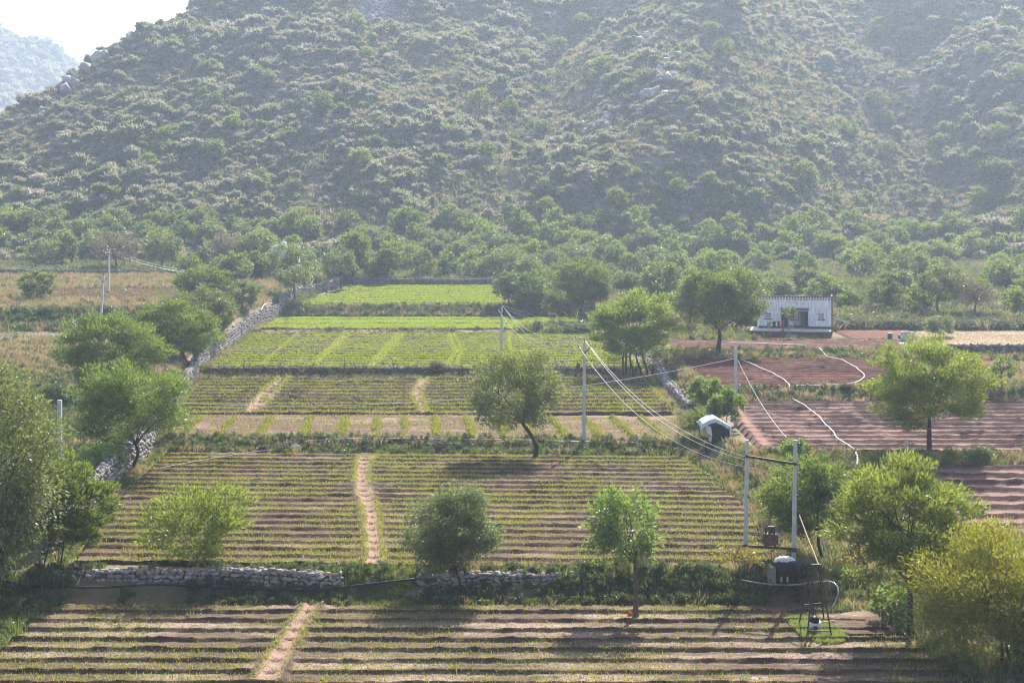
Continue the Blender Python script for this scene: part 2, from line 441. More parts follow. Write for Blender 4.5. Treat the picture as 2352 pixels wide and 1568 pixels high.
# fields: name, Y range, left/right edge functions
def lin(ys, xs): return lambda Y: np.interp(Y, ys, xs)
FIELDS = dict(
    A=dict(Y=(50, 74.2), xl=lin([50, 66, 74], [-24.5, -24.0, -24.4]), xr=lin([50, 68, 74], [21, 19.3, 16.5])),
    B=dict(Y=(77.2, 113.2), xl=lin([77, 97, 113], [-24.3, -26.9, -27.8]), xr=lin([77, 95, 113], [14.6, 15.6, 13.4]), tilt=-.045),
    C1=dict(Y=(116.6, 130.6), xl=lin([116, 131], [-28.2, -31]), xr=lin([116, 131], [14.2, 15.0]), tilt=-.045),
    C2=dict(Y=(131.0, 160.3), xl=lin([131, 160], [-31, -35.0]), xr=lin([131, 160], [15.0, 15.6])),
    D=dict(Y=(163.4, 206.3), xl=lin([163, 206], [-34.5, -37.2]), xr=lin([163, 206], [15.6, 12.5])),
    E=dict(Y=(209.0, 231.2), xl=lin([209, 231], [-37.2, -37.4]), xr=lin([209, 231], [12.6, 10.6])),
    Ff=dict(Y=(235.6, 266), xl=lin([235, 246, 266], [-35.8, -34.5, -30.8]), xr=lin([235, 266], [-1.0, -1.6])),
    R3=dict(Y=(103.3, 130.3), xl=lin([103, 131], [18.0, 19.0]), xr=lin([103, 131], [66, 72])),
    R2=dict(Y=(133.2, 159.8), xl=lin([133, 160], [18.3, 18.6]), xr=lin([133, 160], [40, 45])),
    R1=dict(Y=(163.4, 175.6), xl=lin([163, 176], [18.6, 19.0]), xr=lin([163, 176], [45, 48])),
    R4=dict(Y=(84, 100.8), xl=lin([84, 101], [26.5, 29.5]), xr=lin([84, 101], [56, 60])),
    R0=dict(Y=(178, 190), xl=lin([178, 190], [42.6, 42.6]), xr=lin([178, 190], [51, 53])),
    T=dict(Y=(163.5, 188), xl=lin([163, 188], [50.5, 53]), xr=lin([163, 188], [90, 95])),
    TR=dict(Y=(147, 159), xl=lin([147, 159], [48, 50]), xr=lin([147, 159], [80, 85])),
    L1=dict(Y=(213, 234), xl=lin([213, 234], [-70, -78]), xr=lin([213, 234], [-50, -51])),
    L2=dict(Y=(178, 186.6), xl=lin([178, 187], [-80, -80]), xr=lin([178, 187], [-54, -54])),
)
def in_field(X, Y, m=0.0):
    r = np.zeros(np.shape(X), bool)
    for f in FIELDS.values():
        t = f.get('tilt', 0)
        Yt = Y - t*X
        r |= (Yt > f['Y'][0]+m) & (Yt < f['Y'][1]-m) & (X > f['xl'](Y)+m) & (X < f['xr'](Y)-m)
    return r

def grid_faces(nx, ny):
    i = np.arange(nx-1)[None, :] + np.arange(ny-1)[:, None]*nx
    return np.stack([i, i+1, i+nx+1, i+nx], -1).reshape(-1, 4)

def build_ground():
    xs = np.concatenate([np.linspace(-900, -90, 28)[:-1], np.arange(-90, 95, .9), np.linspace(95, 900, 28)])
    ys = np.concatenate([np.linspace(-80, 48, 18)[:-1], np.arange(48, 310, .4), np.linspace(310, 2600, 30)])
    X, Y = np.meshgrid(xs, ys)
    Z = zbase(X, Y)
    f = in_field(X, Y, .25)
    Z = Z + np.where(f, -.4, (fbm(X/3., Y/3., 4)-.5)*.35 - .02)
    Z = np.where(in_field(X, Y, -.6) & ~f, np.minimum(Z, zbase(X, Y) - .01), Z)
    Z = Z + np.where(Y > 310, -1.0, 0)
    me = mesh_np('ground', np.stack([X, Y, Z], -1).reshape(-1, 3), grid_faces(len(xs), len(ys)), smooth=True)
    tag(link('ground', me, M['ground']), kind='structure', label='bare scrubby valley ground between the terraced fields')
def build_hill():
    xs = np.arange(-420, 421, 3.0); ys = np.concatenate([np.arange(292, 520, 2.0), np.arange(520, 760, 8.0)])
    X, Y = np.meshgrid(xs, ys)
    Z = zhill(X, Y) - np.where(Y < 300, .25*(300 - Y), 0)
    me = mesh_np('hillside', np.stack([X, Y, Z], -1).reshape(-1, 3), grid_faces(len(xs), len(ys)), smooth=True)
    tag(link('hillside', me, M['hill']), kind='structure', label='steep hazy hillside covered with grey green scrub')
def zfar(X, Y):
    cr = ip(X, [-1100, -560, -480, -445, -405, -340, -250], [250, 215, 198, 186, 163, 100, 20]) + (fbm(X/40., Y/90.)-.5)*16
    t = np.clip(1 - np.abs(Y - 1300)/360., 0, 1)
    return 8 + (cr - 8)*t + (fbm(X/50., Y/50., 4)-.5)*26*t
def build_far_hill():
    xs = np.arange(-1000, -180, 12.0); ys = np.arange(930, 1660, 14.0)
    X, Y = np.meshgrid(xs, ys)
    me = mesh_np('far_hill', np.stack([X, Y, zfar(X, Y)], -1).reshape(-1, 3), grid_faces(len(xs), len(ys)), smooth=True)
    tag(link('far_hill', me, M['hill']), kind='structure', label='pale distant hill fading into the haze behind the main slope')
build_ground(); build_hill(); build_far_hill()
# ------------------------------------------------------------------ fields with earth ridges, and the seedlings on them
def poly(*uv):
    p = np.array([at(u, v) for u, v in uv]); p = p[np.argsort(p[:, 1])]
    return lambda Y: np.interp(Y, p[:, 1], p[:, 0], left=np.nan, right=np.nan)
def vp_line(u, v0, v1, ext=0):
    """a bund running away from the camera (towards the fields' vanishing point)"""
    a = (u, v0); t = (v0 - v1)/(v0 - 508.); b = (u + (921 - u)*t, v1)
    return poly(a, b)

def make_field(key, name, label, mat, dx, dy, spacing, h, longs=(), paths=(), sn=.09, sf=.28, wob=.25, clod=.05, blades=0, bl=(.05, .14), cmat=None, crop_label='', ridge_bias=.6, hlong=None, patch=.0, skip=()):
    f = FIELDS[key]; Y0, Y1 = f['Y']; t = f.get('tilt', 0)
    ny = int((Y1 - Y0)/dy) + 1
    ya = np.linspace(Y0, Y1, ny); xl = f['xl'](ya); xr = f['xr'](ya)
    nx = int((xr - xl).max()/dx) + 1
    s = np.linspace(0, 1, nx)
    X = xl[:, None] + (xr - xl)[:, None]*s[None, :]
    Yp = np.repeat(ya[:, None], nx, 1)
    seed = sum(map(ord, key))
    def surf(X, Yp):
        Y = Yp + t*X
        w = (fbm(X/7.+seed, Yp/7., 3) - .5)*2*wob + (vnoise(X*1.1+seed, Yp*.4)-.5)*.09
        ph = (Yp + w - Y0)/spacing if spacing else None
        r = np.zeros(X.shape)
        if spacing:
            d = (ph - np.floor(ph))*spacing; d = np.where(d > spacing*.62, d - spacing, d)
            g = np.where(d < 0, np.exp(-(d/sn)**2), np.exp(-(d/sf)**2))
            hv = h*(.5 + .45*vnoise(X*2.3+3*seed, np.floor(ph)*7.3) + .45*vnoise(X*.35+seed, np.floor(ph)*3.1))
            r = g*hv/h
        pa = np.zeros(X.shape)
        for a, b in paths:
            xa, xb = a(Y), b(Y)
            inside = (X > np.fmin(xa, xb)) & (X < np.fmax(xa, xb))
            inside &= ~np.isnan(xa + xb)
            pa = np.where(inside, 1, pa); r = np.where(inside, r*.8, r)
        hl = (hlong or h)/h if h else 1
        for lf in list(longs) + [q for p in paths for q in p]:
            xc = lf(Y); dd = (X - xc + (vnoise(X*0+seed, Yp*1.3)-.5)*.15)
            r = np.where(np.isnan(dd), r, np.maximum(r, hl*np.exp(-(np.nan_to_num(dd, nan=9)/.24)**2)*(.75+.5*vnoise(Yp*2.1, X*0+seed))))
        z = G(X, Y) + .05 + r*h + (fbm(X*2.3, Yp*2.3, 3) - .5)*clod
        return Y, z, np.clip(r, 0, 1.2), pa
    Y, Z, Rg, Pa = surf(X, Yp)
    Z = Z + (np.random.default_rng(seed).random(Z.shape) - .5)*clod*.7
    Z[0, :] -= .35; Z[-1, :] -= .35; Z[:, 0] -= .35; Z[:, -1] -= .35
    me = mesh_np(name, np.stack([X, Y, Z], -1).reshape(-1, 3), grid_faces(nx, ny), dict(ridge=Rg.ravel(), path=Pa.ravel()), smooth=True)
    tag(link(name, me, mat), kind='structure', label=label)
    if blades:
        r_ = np.random.default_rng(seed + 1)
        area = float(np.mean(xr - xl)*(Y1 - Y0)); n = int(area*blades*2.2)
        yy = r_.uniform(Y0, Y1, n); a = f['xl'](yy); b = f['xr'](yy); xx = a + (b - a)*r_.random(n)
        Yw, zz, rg, pa = surf(xx, yy)
        u = UH + F*xx/Yw
        dens = (1 - ridge_bias) + ridge_bias*np.clip(rg*1.3, 0, 1)
        dens *= sstep(.30 + patch*.2, .52 + patch*.2, fbm(xx/5.+seed, Yw/5.+4, 4))*.8 + .2
        dens *= np.where((pa > .5) & (rg < .45), .05, 1)*np.where((pa > .5) & (rg >= .45), 1.4, 1)
        k = (r_.random(n) < dens) & (u > -60) & (u < 2420)
        xx, Yw, zz = xx[k], Yw[k], zz[k]; n = len(xx)
        w, hh = bl
        ang = r_.uniform(0, math.pi, n); hb = hh*r_.uniform(.5, 1.3, n); ww = w*r_.uniform(.6, 1.5, n)
        ca, sa = np.cos(ang)*ww/2, np.sin(ang)*ww/2
        tl = r_.normal(0, .35, (n, 2))*hb[:, None]
        V = np.empty((n, 3, 3))
        V[:, 0] = np.stack([xx - ca, Yw - sa, zz - .02], 1); V[:, 1] = np.stack([xx + ca, Yw + sa, zz - .02], 1)
        V[:, 2] = np.stack([xx + tl[:, 0], Yw + tl[:, 1], zz + hb], 1)
        rn = np.repeat(r_.random(n), 3)
        me = mesh_np('seedlings', V.reshape(-1, 3), np.arange(n*3).reshape(-1, 3), dict(rnd=rn))
        tag(link('seedlings', me, cmat), crop_label, 'crop', None, 'stuff')

pathA = (poly((575, 1568), (640, 1480), (700, 1388)), poly((640, 1568), (690, 1470), (738, 1388)))
pathB = (poly((828, 1330), (838, 1270), (835, 1200), (815, 1120), (812, 1090), (822, 1050)),
         poly((882, 1330), (880, 1270), (870, 1180), (850, 1120), (845, 1090), (862, 1050)))
make_field('A', 'field', 'front ploughed field with dark ridges and a pale wet channel', M['soil_front'], .28, .07, 1.62, .19, paths=[pathA],
           blades=46, bl=(.05, .13), cmat=M['crop_front'], crop_label='thin yellow green seedlings in the front field', ridge_bias=.35, patch=.25, wob=.14, sn=.08, sf=.17)
make_field('B', 'field', 'second field of close ridges with a reddish footpath down its middle', M['soil_mid'], .30, .10, 1.72, .19, paths=[pathB],
           blades=44, bl=(.055, .15), cmat=M['crop_front'], crop_label='yellow green seedlings in the second field around the footpath', ridge_bias=.3, sn=.08, sf=.17, wob=.2)
c1 = [vp_line(u, 1010, 962) for u in (412, 500, 590, 692, 782, 862, 930, 1006, 1088, 1160, 1225, 1302, 1385, 1457, 1530)]
make_field('C1', 'field', 'narrow strip of plots divided by green bunds running away from the camera', M['soil_back'], .22, .25, 0, .22, longs=c1, hlong=.24,
           blades=70, bl=(.09, .22), cmat=M['crop_front'], crop_label='green seedlings along the bunds of the narrow strip', ridge_bias=.94, patch=.0, clod=.07)
pC = [(poly((560, 952), (600, 905), (642, 870)), poly((592, 952), (635, 905), (664, 870))),
      (poly((965, 952), (955, 935), (945, 910), (966, 872)), poly((985, 955), (976, 930), (968, 905), (984, 872)))]
make_field('C2', 'field', 'third field of ridges behind the narrow strip, crossed by two paths', M['soil_back'], .34, .17, 2.75, .31, paths=pC, longs=[poly((1545, 945), (1490, 890), (1475, 875))],
           blades=34, bl=(.09, .22), cmat=M['crop_front'], crop_label='green seedlings on the ridges of the third field', ridge_bias=.5, sn=.16, sf=.32)
pD = [(poly((712, 845), (790, 772)), poly((724, 845), (802, 772))), (poly((848, 845), (912, 772)), poly((860, 845), (926, 772))),
      (poly((1026, 845), (1046, 812), (1030, 772)), poly((1048, 845), (1060, 812), (1044, 772)))]
make_field('D', 'field', 'bright green field of fine rows split into beds by slanting paths', M['soil_back'], .36, .2, 2.85, .29, longs=[poly((598, 845), (684, 770)), poly((1185, 845), (1168, 790), (1172, 770))], paths=pD,
           blades=60, bl=(.12, .22), cmat=M['crop_back'], crop_label='bright green young wheat in the field of fine rows', ridge_bias=.0, sn=.16, sf=.26)
eL = [poly((u, 755), (u + (921-u)*.11, 735)) for u in range(612, 1330, 48)]
make_field('E', 'field', 'thin bright green strip of small plots between two earth banks', M['soil_back'], .4, .3, 8.5, .26, longs=eL,
           blades=62, bl=(.15, .25), cmat=M['crop_back'], crop_label='bright green wheat in the thin strip of small plots', ridge_bias=.0, sn=.25, sf=.5)
make_field('Ff', 'field', 'farthest bright green field in front of the tree belt', M['soil_back'], .5, .35, 3.6, .22,
           blades=58, bl=(.17, .28), cmat=M['crop_back'], crop_label='bright green wheat in the farthest field by the tree belt', ridge_bias=.0, sn=.3, sf=.5)
make_field('R3', 'field', 'wet red ploughed field with pale painted sheen in its furrows on the right', M['soil_redwet'], .36, .15, 2.2, .27, hlong=.2, wob=.08, longs=[poly((1832, 998), (1770, 967), (1709, 936)), poly((1860, 1000), (1795, 967), (1730, 936)), poly((2060, 1020), (1990, 975), (1940, 935))],
           paths=[(poly((1790, 1048), (1735, 990), (1700, 940)), poly((1765, 1048), (1715, 990), (1690, 940)))], sn=.16, sf=.42, clod=.06)
make_field('R2', 'field', 'dry red brown ridged field below the white farmhouse', M['soil_red'], .32, .17, 2.2, .25, wob=.12, sn=.18, sf=.45, clod=.10,
           paths=[(poly((1522, 840), (1560, 870), (1600, 905)), poly((1532, 840), (1575, 870), (1625, 905)))])
make_field('R1', 'field', 'narrow strip of rough red earth in front of the farmhouse', M['soil_red'], .3, .22, 2.8, .18, sn=.3, sf=.5, clod=.22)
make_field('R4', 'field', 'wet red furrowed field at the right edge behind the thorn trees', M['soil_redwet'], .36, .15, 2.0, .28, sn=.2, sf=.5, clod=.09)
make_field('R0', 'field', 'small patch of bare red earth beside the farmhouse', M['soil_red'], .3, .3, 0, .1, clod=.16)
make_field('T', 'field', 'dry tan stubble field at the right edge beyond the water tank', M['soil_tan'], .5, .4, 0, .1, clod=.10,
           blades=8, bl=(.12, .14), cmat=M['grass_dry'], crop_label='short dry stubble in the tan field', ridge_bias=0)
make_field('TR', 'field', 'small red earth plot below the tan stubble field', M['soil_red'], .5, .3, 0, .1, clod=.12)
make_field('L1', 'field', 'tilled brown plot in the dry scrubland on the left', M['soil_red'], .4, .3, 2.4, .15, clod=.2, sn=.3, sf=.5,
           blades=5, bl=(.15, .25), cmat=M['weed'], crop_label='scattered weeds on the tilled brown plot', ridge_bias=.2)
make_field('L2', 'field', 'thin strip of stubble below the bushy bank on the left', M['soil_tan'], .5, .3, 2.0, .15,
           blades=14, bl=(.12, .2), cmat=M['weed'], crop_label='weeds in the strip below the bushy bank', ridge_bias=.3)
def patch_mesh(name, label, mat, c, rx, ry, dz=.06, n=36, m=8, seed=0):
    vs = [(c[0], c[1], float(G(c[0], c[1])) + dz)]; fs = []
    for j in range(1, m+1):
        for i in range(n):
            a = 2*math.pi*i/n; q = j/m*(1 + (.22*(float(vnoise(2.5*math.cos(a)+seed+5, 2.5*math.sin(a)+9))-.5)*2 if j > 1 else 0))
            x = c[0] + rx*q*math.cos(a); y = c[1] + ry*q*math.sin(a)
            vs.append((x, y, float(G(x, y)) + (dz + float(vnoise(x*2, y*2))*.05 if j < m else -.15)))
    fs = [(0, 1+i, 1+(i+1) % n) for i in range(n)]
    q = [(1+(j-1)*n+i, 1+j*n+i, 1+j*n+(i+1) % n, 1+(j-1)*n+(i+1) % n) for j in range(1, m) for i in range(n)]
    me = bpy.data.meshes.new(name); me.from_pydata(vs, [], fs + q); me.update()
    return tag(link(name, me, mat), kind='structure', label=label)
patch_mesh('yard', 'sandy yard of pale swept earth under the big tree beside the farmhouse', M['yard'], (26.5, 183.5), 4.5, 3.5)
patch_mesh('mud_patch', 'churned muddy patch beside the well frame', M['soil_front'], (17.6, 70.6), 2.6, 2.2, .12, seed=3)

# ------------------------------------------------------------------ foliage generators
def unit(v): return v/np.maximum(np.linalg.norm(v, axis=-1, keepdims=True), 1e-9)
def leaf_quads(pos, d, L, W, r_, rnd):
    n = len(pos)
    s = unit(np.cross(d, r_.normal(size=(n, 3))))
    L = L[:, None]; W = W[:, None]
    V = np.empty((n, 3, 3))
    V[:, 0] = pos - d*L*.5 + s*W*.5; V[:, 1] = pos + d*L*.5; V[:, 2] = pos - d*L*.5 - s*W*.5
    return V.reshape(-1, 3), np.arange(n*3).reshape(-1, 3), np.repeat(rnd, 3)
STY = dict(
    acacia=dict(leaf='lf_acacia', L=.27, W=.085, flat=.6, up=.5, shell=.3, bark='bark', zb=-.95, clump=.155, n=.9),
    acacia_dk=dict(leaf='lf_acacia_dk', L=.27, W=.085, flat=.6, up=.45, shell=.3, bark='bark', zb=-.95, clump=.16, n=1.0),
    broad=dict(leaf='lf_broad', L=.20, W=.12, flat=.8, up=.0, shell=.5, bark='bark', zb=-.9, clump=.165, n=1.0),
    pale=dict(leaf='lf_pale', L=.21, W=.125, flat=.8, up=.1, shell=.5, bark='bark_pale', zb=-.85, clump=.165, n=.9),
    fine=dict(leaf='lf_fine', L=.15, W=.07, flat=.85, up=-.1, shell=.4, bark='bark', zb=-.8, clump=.22, n=1.5),
    bright=dict(leaf='lf_bright', L=.22, W=.12, flat=.9, up=.1, shell=.5, bark='bark_pale', zb=-.9, clump=.19, n=.9),
    thorn=dict(leaf='lf_yellow', L=.18, W=.055, flat=.7, up=.3, shell=.2, bark='bark', zb=-.9, clump=.24, n=.85),
    grey=dict(leaf='lf_grey', L=.26, W=.03, flat=.7, up=.5, shell=.2, bark='bark_pale', zb=-.7, clump=.26, n=.8),
    autumn=dict(leaf='lf_autumn', L=.16, W=.09, flat=.5, up=.1, shell=.2, bark='bark_pale', zb=-.5, clump=.2, n=.25),
)
def tree_meshes(w, hb, ht, cx, sty, seed, Y, trunks=None, tr=None, fork=None, curve=0, dens=1.0, depth=.85, sparse_limbs=8, straight=False):
    """crown box: width w, from height hb to ht, centre shifted by cx from the (first) trunk's base. returns trunk mesh arrays and crown arrays"""
    s = STY[sty]; r_ = np.random.default_rng(seed)
    px = Y/1422.0
    rx, ry, rz = w/2*1.13, w/2*depth*1.08, (ht - hb)/2*1.06
    c0 = np.array([cx, 0, (hb + ht)/2])
    M_ = int(70 + 46*min(2.2, max(w, ht - hb)/4))
    q = unit(r_.normal(size=(M_*3, 3)))
    q = q[q[:, 2] > s['zb']][:M_]
    rad = (s['shell'] + (1 - s['shell'])*r_.random(len(q))**.6)
    ce = q*rad[:, None]*np.array([rx, ry, rz])*.92
    # uneven outline: some sectors pushed in or out
    az = np.arctan2(ce[:, 1], ce[:, 0])
    lob = .78 + .4*vnoise(az*1.3 + seed, ce[:, 2]/max(rz, .1)*1.4 + seed*.7)
    ce *= lob[:, None]
    cr = s['clump']*max(rx, rz)*r_.uniform(.7, 1.35, len(ce))
    # leaves
    L0 = max(s['L'], (2.9 if s['W'] < .1 else 2.2)*px); W0 = max(s['W'], (1.2 if s['W'] < .1 else 1.4)*px)
    area_px = (w/px)*((ht - hb)/px)*.75
    n = int(min(80000, dens*s['n']*9.0*area_px/((L0/px)*(W0/px)*.5 + .35)))
    wt = cr**2; wt /= wt.sum()
    k = r_.choice(len(ce), n, p=wt)
    off = unit(r_.normal(size=(n, 3)))*(r_.random(n)**.5)[:, None]
    pos = ce[k] + off*cr[k][:, None]*np.array([1.15, 1.15, s['flat']])
    d = unit(unit(ce[k])*.5 + off*.6 + np.array([0, 0, s['up']]) + r_.normal(size=(n, 3))*.45)
    cl = r_.random(len(ce))
    rnd = np.clip(.65*r_.random(n) + .35*cl[k], 0, 1)
    lv = leaf_quads(pos + c0, d, L0*r_.uniform(.6, 1.3, n), W0*r_.uniform(.7, 1.3, n), r_, rnd)
    # trunk and limbs
    mb = MB()
    tr = (tr or max(.05, .028*ht + .02))*.85
    fork = fork if fork is not None else hb + .22*(ht - hb)
    trunks = trunks or [0.0]
    order = r_.permutation(len(ce))
    per = max(3, sparse_limbs//len(trunks))
    for ti, bx in enumerate(trunks):
        base = np.array([bx, r_.uniform(-.2, .2) if ti else 0, -.25]); fk = np.array([cx*(.0 if straight else .55) + bx*.6, 0, fork*r_.uniform(.85, 1.1)])
        m = np.linspace(0, 1, 6)
        wv = np.outer(np.sin(m*math.pi*1.0), np.array([curve, r_.normal()*.05*fork*(not straight), 0])) + np.outer(np.sin(m*math.pi*2), np.array([r_.normal()*.04*fork*(not straight), 0, 0]))
        pts = base + (fk - base)*m[:, None] + wv
        rr = tr*(1.25 - .5*m)/(1 if len(trunks) == 1 else 1.35); rr[0] *= 1.25
        mb.tube(pts, rr, 7)
        for j in order[ti*per:(ti+1)*per]:
            tip = ce[j] + c0
            if tip[2] < fk[2]*.7: continue
            mid = fk + (tip - fk)*.5 + np.array([0, 0, .12*(tip[2]-fk[2])]) + r_.normal(size=3)*.06*w
            tt = np.linspace(0, 1, 5)[:, None]
            b = (1-tt)**2*fk + 2*tt*(1-tt)*mid + tt**2*tip
            b[0] = pts[-1]
            mb.tube(b, rr[-1]*np.linspace(.55, .10, 5), 5)
            for _ in range(1):
                jj = r_.integers(len(ce)); t2 = ce[jj] + c0
                if np.linalg.norm(t2 - b[2]) < .55*w:
                    mb.tube([b[2], (b[2]+t2)/2 + r_.normal(size=3)*.04*w, t2], rr[-1]*np.array([.35, .22, .08]), 4)
    return mb, lv, s
def make_tree(name, label, base, w, hb, ht, cx, sty, seed, group=None, cat='tree', **kw):
    mb, lv, s = tree_meshes(w, hb, ht, cx, sty, seed, base[1], **kw)
    root = thing(name, label, cat, tuple(base), group)
    me = bpy.data.meshes.new('trunk'); me.from_pydata(mb.v, [], mb.f)
    me.polygons.foreach_set('use_smooth', np.ones(len(me.polygons), bool)); me.update()
    link('trunk', me, M[s['bark']], root)
    link('crown', mesh_np('crown', lv[0], lv[1], dict(rnd=lv[2])), M[s['leaf']], root)
    return root
def tree_px(name, label, ub, vb, u0, u1, v0, v1, sty, seed, base=None, trunks=None, **kw):
    b = at(ub, vb) if base is None else np.array(base)
    k = b[1]/F
    tk = [(t - ub)*k for t in trunks] if trunks else None
    return make_tree(name, label, b, (u1-u0)*k, max(.15, (vb - v1)*k), (vb - v0)*k, ((u0+u1)/2 - ub)*k, sty, seed, trunks=tk, **kw)
def copy_thing(o, loc, rz=0, sc=1.0, label=None):
    c = o.copy(); COL.objects.link(c); c.location = loc; c.rotation_euler = (0, 0, rz); c.scale = (sc, sc, sc)
    if label: c['label'] = label
    for ch in list(o.children):
        d = ch.copy(); COL.objects.link(d); d.parent = c
        for g in list(ch.children):
            e = g.copy(); COL.objects.link(e); e.parent = d
    return c

# scattering of countless plants: one object, instances on points
def proto(name, V, Fc, rnd, mat):
    me = mesh_np(name, V, Fc, dict(rnd=rnd)); me.materials.append(mat)
    return bpy.data.objects.new(name, me)
def scatter(name, label, cat, pts, scl, protos, seed=0, kind='stuff', rz=None):
    r_ = np.random.default_rng(seed)
    n = len(pts)
    me = bpy.data.meshes.new(name)
    me.vertices.add(n); me.vertices.foreach_set('co', np.asarray(pts, np.float32).ravel())
    a = me.attributes.new('scl', 'FLOAT', 'POINT'); a.data.foreach_set('value', np.asarray(scl, np.float32))
    a = me.attributes.new('rotz', 'FLOAT_VECTOR', 'POINT')
    rot = np.zeros((n, 3), np.float32); rot[:, 2] = r_.uniform(0, 6.28, n); rot[:, 0] = r_.normal(0, .12, n); a.data.foreach_set('vector', rot.ravel())
    a = me.attributes.new('pick', 'INT', 'POINT'); a.data.foreach_set('value', r_.integers(0, len(protos), n).astype(np.int32))
    me.update()
    ob = bpy.data.objects.new(name, me); COL.objects.link(ob); tag(ob, label, cat, None, kind)
    col = bpy.data.collections.new(name + '_kinds')
    for p in protos: col.objects.link(p)
    ng = bpy.data.node_groups.new(name, 'GeometryNodeTree')
    ng.interface.new_socket('Geometry', in_out='INPUT', socket_type='NodeSocketGeometry')
    ng.interface.new_socket('Geometry', in_out='OUTPUT', socket_type='NodeSocketGeometry')
    N = ng.nodes; Lk = ng.links
    gi = N.new('NodeGroupInput'); go = N.new('NodeGroupOutput')
    ci = N.new('GeometryNodeCollectionInfo'); ci.inputs['Collection'].default_value = col
    ci.inputs['Separate Children'].default_value = True; ci.inputs['Reset Children'].default_value = True
    iop = N.new('GeometryNodeInstanceOnPoints'); iop.inputs['Pick Instance'].default_value = True
    def na(nm, ty):
        x = N.new('GeometryNodeInputNamedAttribute'); x.data_type = ty; x.inputs['Name'].default_value = nm
        return x.outputs['Attribute']
    Lk.new(gi.outputs[0], iop.inputs['Points']); Lk.new(ci.outputs[0], iop.inputs['Instance'])
    Lk.new(na('pick', 'INT'), iop.inputs['Instance Index']); Lk.new(na('scl', 'FLOAT'), iop.inputs['Scale'])
    Lk.new(na('rotz', 'FLOAT_VECTOR'), iop.inputs['Rotation'])
    Lk.new(iop.outputs[0], go.inputs[0])
    md = ob.modifiers.new('scatter', 'NODES'); md.node_group = ng
    return ob
def bush_arrays(seed, n, L, W, flat=.75, lump=9, up=.2, twig=False):
    """unit bush: about 1 m across and .8 m tall, standing on z = 0"""
    r_ = np.random.default_rng(seed)
    q = unit(r_.normal(size=(lump, 3))); q[:, 2] = np.abs(q[:, 2])
    ce = q*np.array([.34, .34, .42])*r_.uniform(.5, 1.1, (lump, 1)); ce[:, 2] += .18
    cr = r_.uniform(.12, .24, lump)
    k = r_.integers(0, lump, n)
    off = unit(r_.normal(size=(n, 3)))*(r_.random(n)**.5)[:, None]
    pos = ce[k] + off*cr[k][:, None]*np.array([1.15, 1.15, flat]); pos[:, 2] = np.abs(pos[:, 2])
    d = unit(off + unit(ce[k])*.6 + np.array([0, 0, up]) + r_.normal(size=(n, 3))*.4)
    cl = r_.random(lump)
    V, Fc, rn = leaf_quads(pos, d, L*r_.uniform(.6, 1.4, n), W*r_.uniform(.6, 1.4, n), r_, np.clip(.6*r_.random(n) + .4*cl[k], 0, 1))
    return V, Fc, rn
def weed_arrays(seed, n, h=.6, w=.035, spread=.25, lean=.45):
    r_ = np.random.default_rng(seed)
    p = r_.normal(0, spread*.5, (n, 2)); t = p*1.3 + r_.normal(0, lean*.4, (n, 2))*h; hh = h*r_.uniform(.5, 1.2, n); a = r_.uniform(0, math.pi, n)
    V = np.zeros((n, 4, 3)); ww = w*r_.uniform(.6, 1.5, n)/2
    V[:, 0, :2] = p - np.stack([np.cos(a), np.sin(a)], 1)*ww[:, None]; V[:, 1, :2] = p + np.stack([np.cos(a), np.sin(a)], 1)*ww[:, None]
    m = p*.5 + t*.5
    V[:, 2, :2] = t; V[:, 2, 2] = hh; V[:, 3, :2] = m - np.stack([np.cos(a), np.sin(a)], 1)*ww[:, None]; V[:, 3, 2] = hh*.6
    return V.reshape(-1, 3), np.arange(n*4).reshape(-1, 4), np.repeat(r_.random(n), 4)
# ------------------------------------------------------------------ trees (positions read from the photograph, stood on the ground there)
TP = tree_px
TP('leafy_tree', 'tall leafy tree filling the left edge, pale glossy leaves over a dark shaded trunk', 12, 1330, -130, 128, 760, 1300, 'pale', 1, base=(-26.6, 73.5, .4), dens=.8, depth=.7)
TP('acacia_tree', 'dark feathery acacia with two leaning trunks at the left end of the low stone wall', 140, 1322, 52, 262, 1045, 1275, 'acacia_dk', 2, base=(-24.6, 77.4, .9), trunks=[140, 98], tr=.07, dens=1.0)
TP('acacia_shrub', 'light green feathery acacia shrub growing just behind the left stretch of low stone wall', 440, 1300, 325, 582, 1112, 1285, 'acacia', 3, trunks=[436, 446, 452], tr=.045, dens=.62, fork=.5)
TP('bushy_tree', 'bushy tree of fine silvery leaves growing out of the low stone wall in the middle', 1058, 1345, 952, 1134, 1114, 1330, 'fine', 4, base=(-2.9, 75.6, .5), trunks=[1066, 1088], tr=.06, dens=.8)
TP('slender_tree', 'slender upright tree with bright leaves and a bare straight trunk in the front field', 1460, 1418, 1346, 1510, 1108, 1300, 'bright', 5, tr=.15, fork=2.7, dens=.7, depth=.9, curve=.01, straight=True)
TP('round_tree', 'round crowned tree with a curved trunk standing alone in the middle of the fields', 1226, 1052, 1078, 1282, 805, 1000, 'broad', 6, curve=.55, tr=.20, fork=2.6, dens=.72)
TP('acacia_tree', 'spreading acacia with forked trunk in front of the left stone wall, nearest of the row', 312, 1084, 176, 448, 818, 1020, 'acacia_dk', 7, tr=.16, fork=2.2, dens=.85)
TP('acacia_tree', 'wide domed acacia behind the left wall, left neighbour of the darker round one', 265, 905, 138, 388, 716, 905, 'acacia_dk', 8, base=None, tr=.2)
TP('acacia_tree', 'dark round acacia with foliage down to the ground beside the left stone wall', 432, 838, 306, 506, 676, 838, 'acacia_dk', 9, tr=.2)
TP('acacia_tree', 'low flat topped acacia at the edge of the dry scrubland on the left', 470, 690, 404, 536, 608, 682, 'acacia_dk', 10, tr=.15)
TP('leafy_tree', 'pale leafy tree between the dark acacia and the left stone wall', 480, 790, 402, 542, 655, 785, 'pale', 11)
